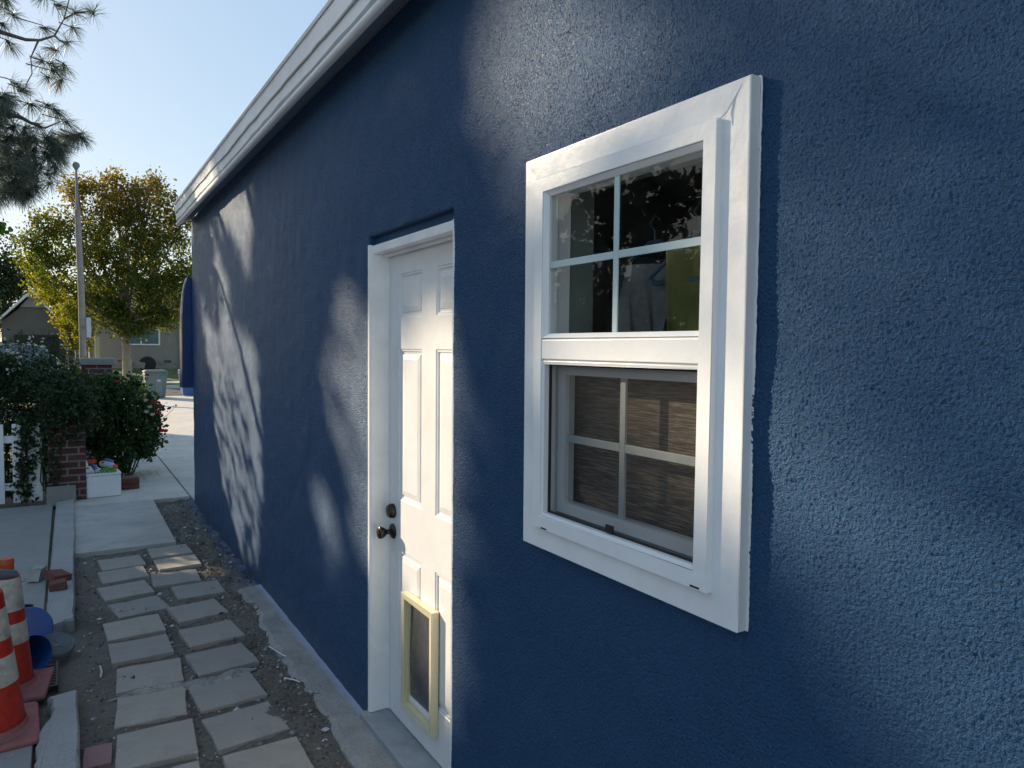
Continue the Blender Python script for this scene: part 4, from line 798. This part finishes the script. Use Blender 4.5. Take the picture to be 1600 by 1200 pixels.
# unseen trees added as sun blockers; crowns cut open where sun patches fall
A1 = [(7.861, 2.90), (5.584, 2.95), (5.358, 2.644), (5.5, 2.237), (5.91, 2.351), (6.155, 2.584), (6.85, 2.672), (6.617, 2.392), (6.311, 2.175), (6.137, 1.871), (5.815, 1.76), (5.347, 1.78), (5.161, 1.387), (5.109, .612), (5.347, .637), (5.653, 1.162), (5.958, 1.293), (6.437, 1.376), (6.929, 1.353), (7.545, 1.71), (7.6, 2.029), (7.774, 2.366)]
A2 = [(6.996, 1.35), (6.437, 1.376), (5.958, 1.293), (5.347, .637), (5.111, .549), (5.282, .144), (5.791, .061), (6.572, .481), (7.025, .878)]
B1 = [(3.364, 1.889), (3.063, 1.82), (3.063, 1.191), (3.188, 1.114), (3.463, 1.263), (3.647, 1.442), (3.51, 1.705)]
B2 = [(3.903, .898), (3.673, .972), (3.467, .717), (3.419, .568), (3.623, .512), (3.788, .64)]
Cd = [(3.223, 1.74), (2.475, 1.94), (2.197, 1.643), (2.177, .471), (2.561, .342), (2.767, .544), (2.963, .697), (3.221, .799)]
Dw = [(1.902, 2.82), (1.664, 2.685), (1.389, 2.52), (1.18, 2.42), (1.12, 2.33), (1.16, 2.24), (1.29, 2.213), (1.716, 2.16), (1.856, 2.28), (2.034, 2.48), (1.975, 2.619)]
Ew = [(1.0, 1.68), (.86, 1.62), (.67, 1.50), (.47, 1.40), (.24, 1.32), (.24, 1.10), (.45, 1.14), (.64, 1.19), (.82, 1.27), (.98, 1.42)]
E2 = [(.955, 2.262), (.821, 2.196), (.793, 2.1), (.929, 2.147)]
Fw = [(1.495, 1.669), (.936, 1.703), (.943, 1.425), (1.137, 1.421), (1.335, 1.469)]
G1 = [(4.943, -.485), (5.542, -.336), (5.809, -.207), (5.51, -.191), (5.172, -.259), (4.882, -.439)]
Hf = [(7.0, 3.0), (8.6, 2.8), (8.9, 3.6), (6.9, 3.6)]
#            polygon, openness, streaky
F2 = [(1.62, 1.72), (1.25, 1.74), (1.25, 1.52), (1.42, 1.47), (1.60, 1.55)]
GAPS = [(F2, .5, 0, 10), (A1, 1.0, .45, 3), (A2, .9, 1.0), (B1, .9, 0, 12), (B2, .8, 0, 6), (Cd, 1.0, 0, 6), (Dw, 1.0, 0, 12), (Ew, .9, 0, 30), ([(-.5, 1.2), (.96, 1.5), (.96, 2.5), (1.9, 2.9), (.9, 3.1), (-.5, 3.1)], .30, 0, 14), (E2, .35, 0, 10), (Fw, .9, 0), (G1, 1.0, .75), (Hf, 1.0, .3)]
def inside(poly, y, z):
    c = np.zeros(len(y), bool); n_ = len(poly); j = n_-1
    for i in range(n_):
        yi, zi = poly[i]; yj, zj = poly[j]
        with np.errstate(divide='ignore', invalid='ignore'): cr = ((zi > z) != (zj > z)) & (y < (yj-yi)*(z-zi)/(zj-zi+1e-12)+yi)
        c ^= cr; j = i
    return c
# density map of light on the wall plane, softened
gy = np.arange(-2, 10, .03); gz = np.arange(-1.7, 4, .03); GY, GZ = np.meshgrid(gy, gz, indexing='ij'); OP = np.zeros(GY.shape)
for gap in GAPS:
    poly, op, st = gap[:3]; q = inside(poly, GY.ravel(), GZ.ravel()).reshape(GY.shape)*op
    for _ in range(gap[3] if len(gap) > 3 else 0): q = (q+np.roll(q, 1, 0)+np.roll(q, -1, 0)+np.roll(q, 1, 1)+np.roll(q, -1, 1))/5
    if st:
        al_ = GY*.8+GZ*.55; u_ = (-.55*GY+.8*GZ)*36+1.6*np.sin(al_*3.1)+1.0*np.sin(al_*7.7+GZ*3); s_ = .5+.5*np.sin(u_); s2 = .5+.5*np.sin(u_*2.3+GZ*9)
        q = q*(1-st*(1-np.clip(1.9*(.6*s_+.4*s2)-.35, 0, 1)))
    OP = np.maximum(OP, q)
for _ in range(2): OP = np.maximum.reduce([np.roll(np.roll(OP, a, 0), b, 1) for a in (-1, 0, 1) for b in (-1, 0, 1)])*.25+OP*.75
def candidate(n, ylo, yhi, zlo, zhi, t0, t1):
    Y = rng.uniform(ylo, yhi, n); Z = rng.uniform(zlo, zhi, n); t_ = rng.uniform(t0, t1, n); P = np.stack([np.zeros(n), Y, Z], 1)+t_[:, None]*S
    iy = np.clip(((Y+2)/.03).astype(int), 0, len(gy)-1); iz = np.clip(((Z+1.7)/.03).astype(int), 0, len(gz)-1)
    # a leaf is ~.1 across: test neighbours too so gaps stay open
    core = OP[iy, iz]; keep = np.where(core < .04, 1.0, np.minimum(1, -np.log(np.clip(core, .04, .995))/7))
    far = (Y > 9.9)
    return P[(rng.random(n) < keep) | far]
P = np.concatenate([candidate(14600, -1.9, 2.1, -1.6, 3.5, 22, 27), candidate(27400, 2.1, 9.6, -1.6, 3.5, 16, 19.5), candidate(7500, -7, -1.9, .2, 2.9, 22, 27), candidate(7000, 9.4, 14.2, -1.2, 1.8, 16, 19), candidate(3500, 14.2, 15.6, -1, .8, 16, 18)])
cuts = [(-9, 16), (16, 19), (19, 22.5), (22.5, 26), (26, 99)]
YP = P[:, 1]-P[:, 0]/S[0]*S[1]; ZP = P[:, 2]-P[:, 0]/S[0]*S[2]
NR = (YP > 4.75) & (YP < 7.3) & (ZP > -.75) & (ZP < 1.45); P = P[~NR]
Q = candidate(17000, 4.7, 7.35, -.8, 1.5, 7, 9); c = Q.mean(0)  # nearer added foliage, cut open for finer sun streaks low on the wall
t = thing("shade_tree", (float(c[0]), float(c[1]), 0), 'small fine-leaved tree behind the picket fence, outside the picture', 'tree', 'row of bushy yard trees on the sunny side')
MB().tube([(c[0], c[1], -.1), (c[0]+.08, c[1], 1.2), (c[0], c[1], float(c[2]))], [.07, .055, .02], 8).build("trunk", MT['bark'], t)
leaves("crown", Q, .085, MT['shade'], t, .7, .3, .3)
for i, (a, b) in enumerate(cuts):
    Q = P[(P[:, 1] >= a) & (P[:, 1] < b)]; c = Q.mean(0)
    t = thing("shade_tree", (float(c[0]), float(c[1]), 0), ['bushy yard tree nearest the camera on the left, outside the picture', 'second bushy yard tree on the left, outside the picture', 'third bushy yard tree on the left, outside the picture', 'fourth bushy yard tree on the left, outside the picture', 'farthest bushy yard tree on the left, outside the picture'][i], 'tree', 'row of bushy yard trees on the sunny side')
    MB().tube([(c[0], c[1], -.1), (c[0]+.1, c[1], 1.5), (c[0], c[1], float(c[2]))], [.14, .11, .05], 10).build("trunk", MT['bark'], t)
    leaves("crown", Q, .15, MT['shade'], t, .8, .3, .2)
tree('garden_tree', (-7.3, 10, 0), 1.6, [((-7.3, 10, 3.6), (.9, 2.5, 1.2), 2), ((-7.2, 8.2, 3.4), (.7, 1.0, 1.1), 1)], 5000, .15, MT['shade'], MT['bark'], .09, 'low spreading garden tree by the boundary fence, outside the picture', .12)  # added out of view so the window panes reflect something dark

# board fence and hedge added out of view on the left to darken pane reflections
nf = thing("boundary_fence", (-7.5, 8, 0), 'tall weathered board fence on the left boundary, outside the picture', 'fence')
m = MB()
for i in range(110): m.box(-7.52, -7.50, -1+i*.18, -1+i*.18+.165, 0, 1.95+.01*math.sin(i*5.1))
b_ = m.build("boards", MT['bark'], nf)
m = MB(); m.box(-7.56, -7.521, -1, 18.8, .35, .44); m.box(-7.56, -7.521, -1, 18.8, 1.55, 1.64); m.build("rails", MT['bark'], nf)
nh = thing("boundary_hedge", (-8.1, 8, 0), 'tall dark hedge behind the boundary fence, outside the picture', 'hedge')
P = np.stack([-8.0+rng.normal(0, .16, 15000), rng.uniform(-1, 18.5, 15000), rng.uniform(1.5, 2.7, 15000)+.2*np.sin(np.arange(15000))], 1); leaves("foliage", P, .13, MT['shade'], nh, .8)
m = MB()
for i in range(20): m.tube([(-8.0, -.5+i, 0), (-8.0, -.5+i, 2.4)], [.04, .02], 6)
m.build("trunks", MT['bark'], nh)

# ------------------------------------------------------------------ street side: pole, bins, car, houses
pl = thing("utility_pole", (-.74, 24.6, 0), 'tall slim grey utility pole with small sign, rising above the rose bush', 'pole')
MB().tube([(-.72, 24.6, 0), (-.745, 24.6, 3.2), (-.80, 24.6, 5.6)], [.095, .088, .074], 14).build("shaft", MT['wood'], pl)
MB().tube([(-.80, 24.6, 5.6), (-.81, 24.6, 6.5), (-.815, 24.6, 6.80)], [.040, .034, .030], 10).build("top_pipe", MT['greyribs'], pl)
MB().lathe([(.03, 0), (.10, .12), (.09, .20), (.03, .24)], (-.815, 24.6, 6.72), 12).build("pole_cap", MT['greyribs'], pl)
MB().box(-.635, -.515, 24.46, 24.475, 1.90, 2.48).build("sign_plate", MT['label'], pl, bevel=.003)
MB().box(-.70, -.515, 24.478, 24.52, 2.15, 2.20).build("sign_bracket", MT['wood'], pl)
def wheelie(x, y, w, d, h, mb_, label, rot=0, patch=True):
    t = thing("wheeled_bin", (x, y, .028), label, 'bin', 'wheeled bins at the end of the driveway'); k = .80
    def fr(z, s_): return [(x-w/2*s_, y-d/2*s_, z), (x+w/2*s_, y-d/2*s_, z), (x+w/2*s_, y+d/2*s_, z), (x-w/2*s_, y+d/2*s_, z)]
    m = MB(); zs = [(.06, k), (h*.80, .97), (h*.805, 1.03), (h*.86, 1.03), (h*.865, .99), (h*.90, .99)]; vs = sum([fr(z, s_) for z, s_ in zs], []); n_ = len(zs)
    m.add(vs, [(j*4+i, j*4+(i+1) % 4, j*4+4+(i+1) % 4, j*4+4+i) for j in range(n_-1) for i in range(4)]+[(3, 2, 1, 0), (4*n_-4, 4*n_-3, 4*n_-2, 4*n_-1)]); m.build("body", mb_, t, bevel=.015)
    m = MB(); vs = fr(h*.905, 1.06)+fr(h*.94, 1.07)+fr(h*.985, .85); m.add(vs, [(j*4+i, j*4+(i+1) % 4, j*4+4+(i+1) % 4, j*4+4+i) for j in range(2) for i in range(4)]+[(3, 2, 1, 0), (8, 9, 10, 11)]); m.build("lid", mb_, t, bevel=.012)
    for s_ in (-1, 1): MB().lathe([(.02, -.03), (.11, -.03), (.12, 0), (.11, .03), (.02, .03)], (x+s_*w*.36, y+d*.42, .145), 18, Matrix.Rotation(rad(90), 3, 'Y')).build("wheel", MT['tyre'], t)
    MB().tube([(x-w*.35, y+d*.52, h*.88), (x-w*.35, y+d*.62, h*.90), (x+w*.35, y+d*.62, h*.90), (x+w*.35, y+d*.52, h*.88)], .016, 8).build("handle", mb_, t)
    if patch:
        m = MB(); m.box(x-.02, x+.16, y-d*.47, y-d*.44, .10, h*.74); m.build("front_recess", MT['greyribs'], t, bevel=.006)
        m = MB(); m.box(x+.03, x+.12, y-d*.49, y-d*.475, h*.60, h*.67); m.build("label_patch", MT['toywhite'], t)
wheelie(1.22, 25.2, .64, .70, .93, MT['bin'], 'grey-green wheeled bin with lid and white patch at the driveway end')
wheelie(2.36, 26.0, .68, .70, .93, MT['binblue'], 'blue wheeled bin half hidden behind the blue building corner', patch=False)
# car glimpsed over the hedge
cr = thing("parked_car", (-2.6, 23.8, 0), 'pale silver car parked beyond the hedge, windscreen catching the sky', 'car')
m = MB(); prof = [(-4.4, .35), (-4.4, .85), (-3.7, 1.02), (-3.1, 1.10), (-1.5, 1.12), (-.55, 1.00), (-.35, .80), (-.35, .35)]
def carslab(pts, y0, y1, inset=.0):
    mm = MB(); n_ = len(pts); mm.add([(p[0]-.2, y0, p[1]) for p in pts]+[(p[0]-.2, y1, p[1]) for p in pts], [tuple(range(n_)), tuple(range(n_, 2*n_))[::-1]]+[(i, n_+i, n_+(i+1) % n_, (i+1) % n_) for i in range(n_)]); return mm
carslab(prof, 23.0, 24.7).build("body", MT['carpaint'], cr, bevel=.06)
carslab([(-3.6, 1.05), (-3.0, 1.62), (-2.0, 1.68), (-1.45, 1.60), (-.95, 1.05)], 23.12, 24.58).build("cabin", MT['carglass'], cr, bevel=.05)
carslab([(-3.02, 1.645), (-2.0, 1.705), (-1.42, 1.622), (-1.45, 1.605), (-2.0, 1.684), (-3.0, 1.622)], 23.1, 24.6).build("roof_panel", MT['carpaint'], cr, bevel=.008)
for x in (-3.8, -1.3):
    for y in (23.02, 24.68): MB().lathe([(.05, -.1), (.30, -.1), (.33, -.05), (.33, .05), (.30, .1), (.05, .1)], (x, y, .33), 22, Matrix.Rotation(rad(90), 3, 'X')).build("wheel", MT['tyre'], cr)
# tan house
hz = .5; th = thing("tan_house", (2.5, 41, hz), 'single storey tan house across the street behind the big tree', 'house')
m = MB(); m.box(-.2, 7.5, 40, 47, hz, 3.30); m.build("wall", MT['tan'], th)
m = MB(); m.add([(-.6, 39.5, 3.30), (7.9, 39.5, 3.30), (7.9, 47.5, 3.30), (-.6, 47.5, 3.30), (2.2, 43.5, 5.1), (5.4, 43.5, 5.1)], [(0, 1, 5, 4), (1, 2, 5), (2, 3, 4, 5), (3, 0, 4), (3, 2, 1, 0)]); m.build("roof", MT['roof'], th)
MB().box(-.6, 7.9, 39.42, 39.497, 3.24, 3.40).build("fascia", MT['rust'], th)
w1 = ring(MB(), 0, 1, 0, 1, 0, 1, .1)
def wnd(x0, x1, z0, z1, y):
    m = MB(); t_ = .07; m.box(x0, x1, y-.05, y-.002, z0, z0+t_); m.box(x0, x1, y-.05, y-.002, z1-t_, z1); m.box(x0, x0+t_, y-.05, y-.002, z0+t_, z1-t_); m.box(x1-t_, x1, y-.05, y-.002, z0+t_, z1-t_); m.box((x0+x1)/2-.03, (x0+x1)/2+.03, y-.045, y-.002, z0+t_, z1-t_)
    f = m.build("window", MT['white'], th); MB().box(x0+t_, x1-t_, y-.02, y-.001, z0+t_, z1-t_).build("pane", MT['carglass'], f)
wnd(1.15, 2.85, 1.68, 2.78, 40)
MB().tube([(3.77, 39.9, 3.2), (3.77, 39.9, .55)], .06, 8).build("downspout", MT['white'], th)
MB().box(3.05, 3.35, 39.96, 39.998, .82, .93).build("vent", MT['black'], th)
# post and fence right of the grey gable
o = MB().box(-.02, .16, 38.4, 38.6, .45, 2.05).build("gate_post", MT['cream'], bevel=.01, origin=(.07, 38.5, .45)); tag(o, 'pale yellow gate post in sun, left of the big tree trunk', 'post')
fn = thing("board_fence", (-.8, 38.5, .45), 'brown board fence behind the utility pole', 'fence')
for i in range(6): MB().box(-1.15+i*.18, -1.0+i*.18, 38.5, 38.54, .45, 1.75).build("board", MT['wood'], fn)
MB().box(-1.15, -.05, 38.46, 38.498, 1.70, 1.88).build("top_rail", MT['wood'], fn)
o = MB().box(-.62, -.15, 44.0, 44.4, 1.0, 3.6).build("chimney", MT['lightgable'], origin=(-.4, 44.2, 1)); tag(o, 'narrow pinkish wall piece seen just left of the utility pole', 'wall')
# grey gable garage
gb = thing("grey_garage", (-2.7, 50, .6), 'grey gabled garage across the street showing over the hedge', 'garage')
m = MB(); m.prism([(-4.15, .6), (-1.15, .6), (-1.15, 2.45), (-1.98, 3.72), (-3.25, 3.72), (-4.15, 2.9)], 'y', 48.3, 54); m.build("wall", MT['greygable'], gb)
m = MB(); m.prism([(-3.30, 3.722), (-1.95, 3.722), (-2.68, 4.50)], 'y', 48.2, 54); m.build("gable_top", MT['lightgable'], gb)
m = MB(); m.prism([(-4.30, 2.85), (-2.70, 4.56), (-1.0, 2.35), (-1.0, 2.48), (-2.70, 4.74), (-4.30, 3.00)], 'y', 47.8, 54.5); m.build("roof", MT['fascia'], gb)
MB().box(-3.6, -1.5, 48.24, 48.298, .7, 2.2).build("garage_door", MT['black'], gb)
# garden clutter by the tan house
ws = thing("bare_shrub", (3.2, 38.8, .5), 'small leafless grey shrub at the foot of the tan house wall', 'shrub'); m = MB()
for i in range(40): a = rng.uniform(0, 3.14); m.tube([(3.0+rng.normal()*.2, 38.8, .5), (3.0+.35*math.cos(a), 38.8, .75), (3.0+.7*math.cos(a)+rng.normal()*.1, 38.8+rng.normal()*.2, .6+.5*math.sin(a))], [.012, .008, .004], 4)
m.build("branches", MT['wood'], ws)
wb = thing("wheelbarrow", (2.0, 38.0, .4), 'dark rounded barrow shape on the lawn behind the green bin', 'wheelbarrow')
MB().lathe([(.05, -.05), (.33, -.05), (.38, 0), (.33, .05), (.05, .05)], (2.1, 38, .78), 20, Matrix.Rotation(rad(90), 3, 'X')).build("wheel", MT['tyre'], wb)
MB().box(1.35, 1.95, 37.8, 38.2, .62, .92, tilt=(0, .2)).build("tray", MT['wood'], wb, bevel=.03)
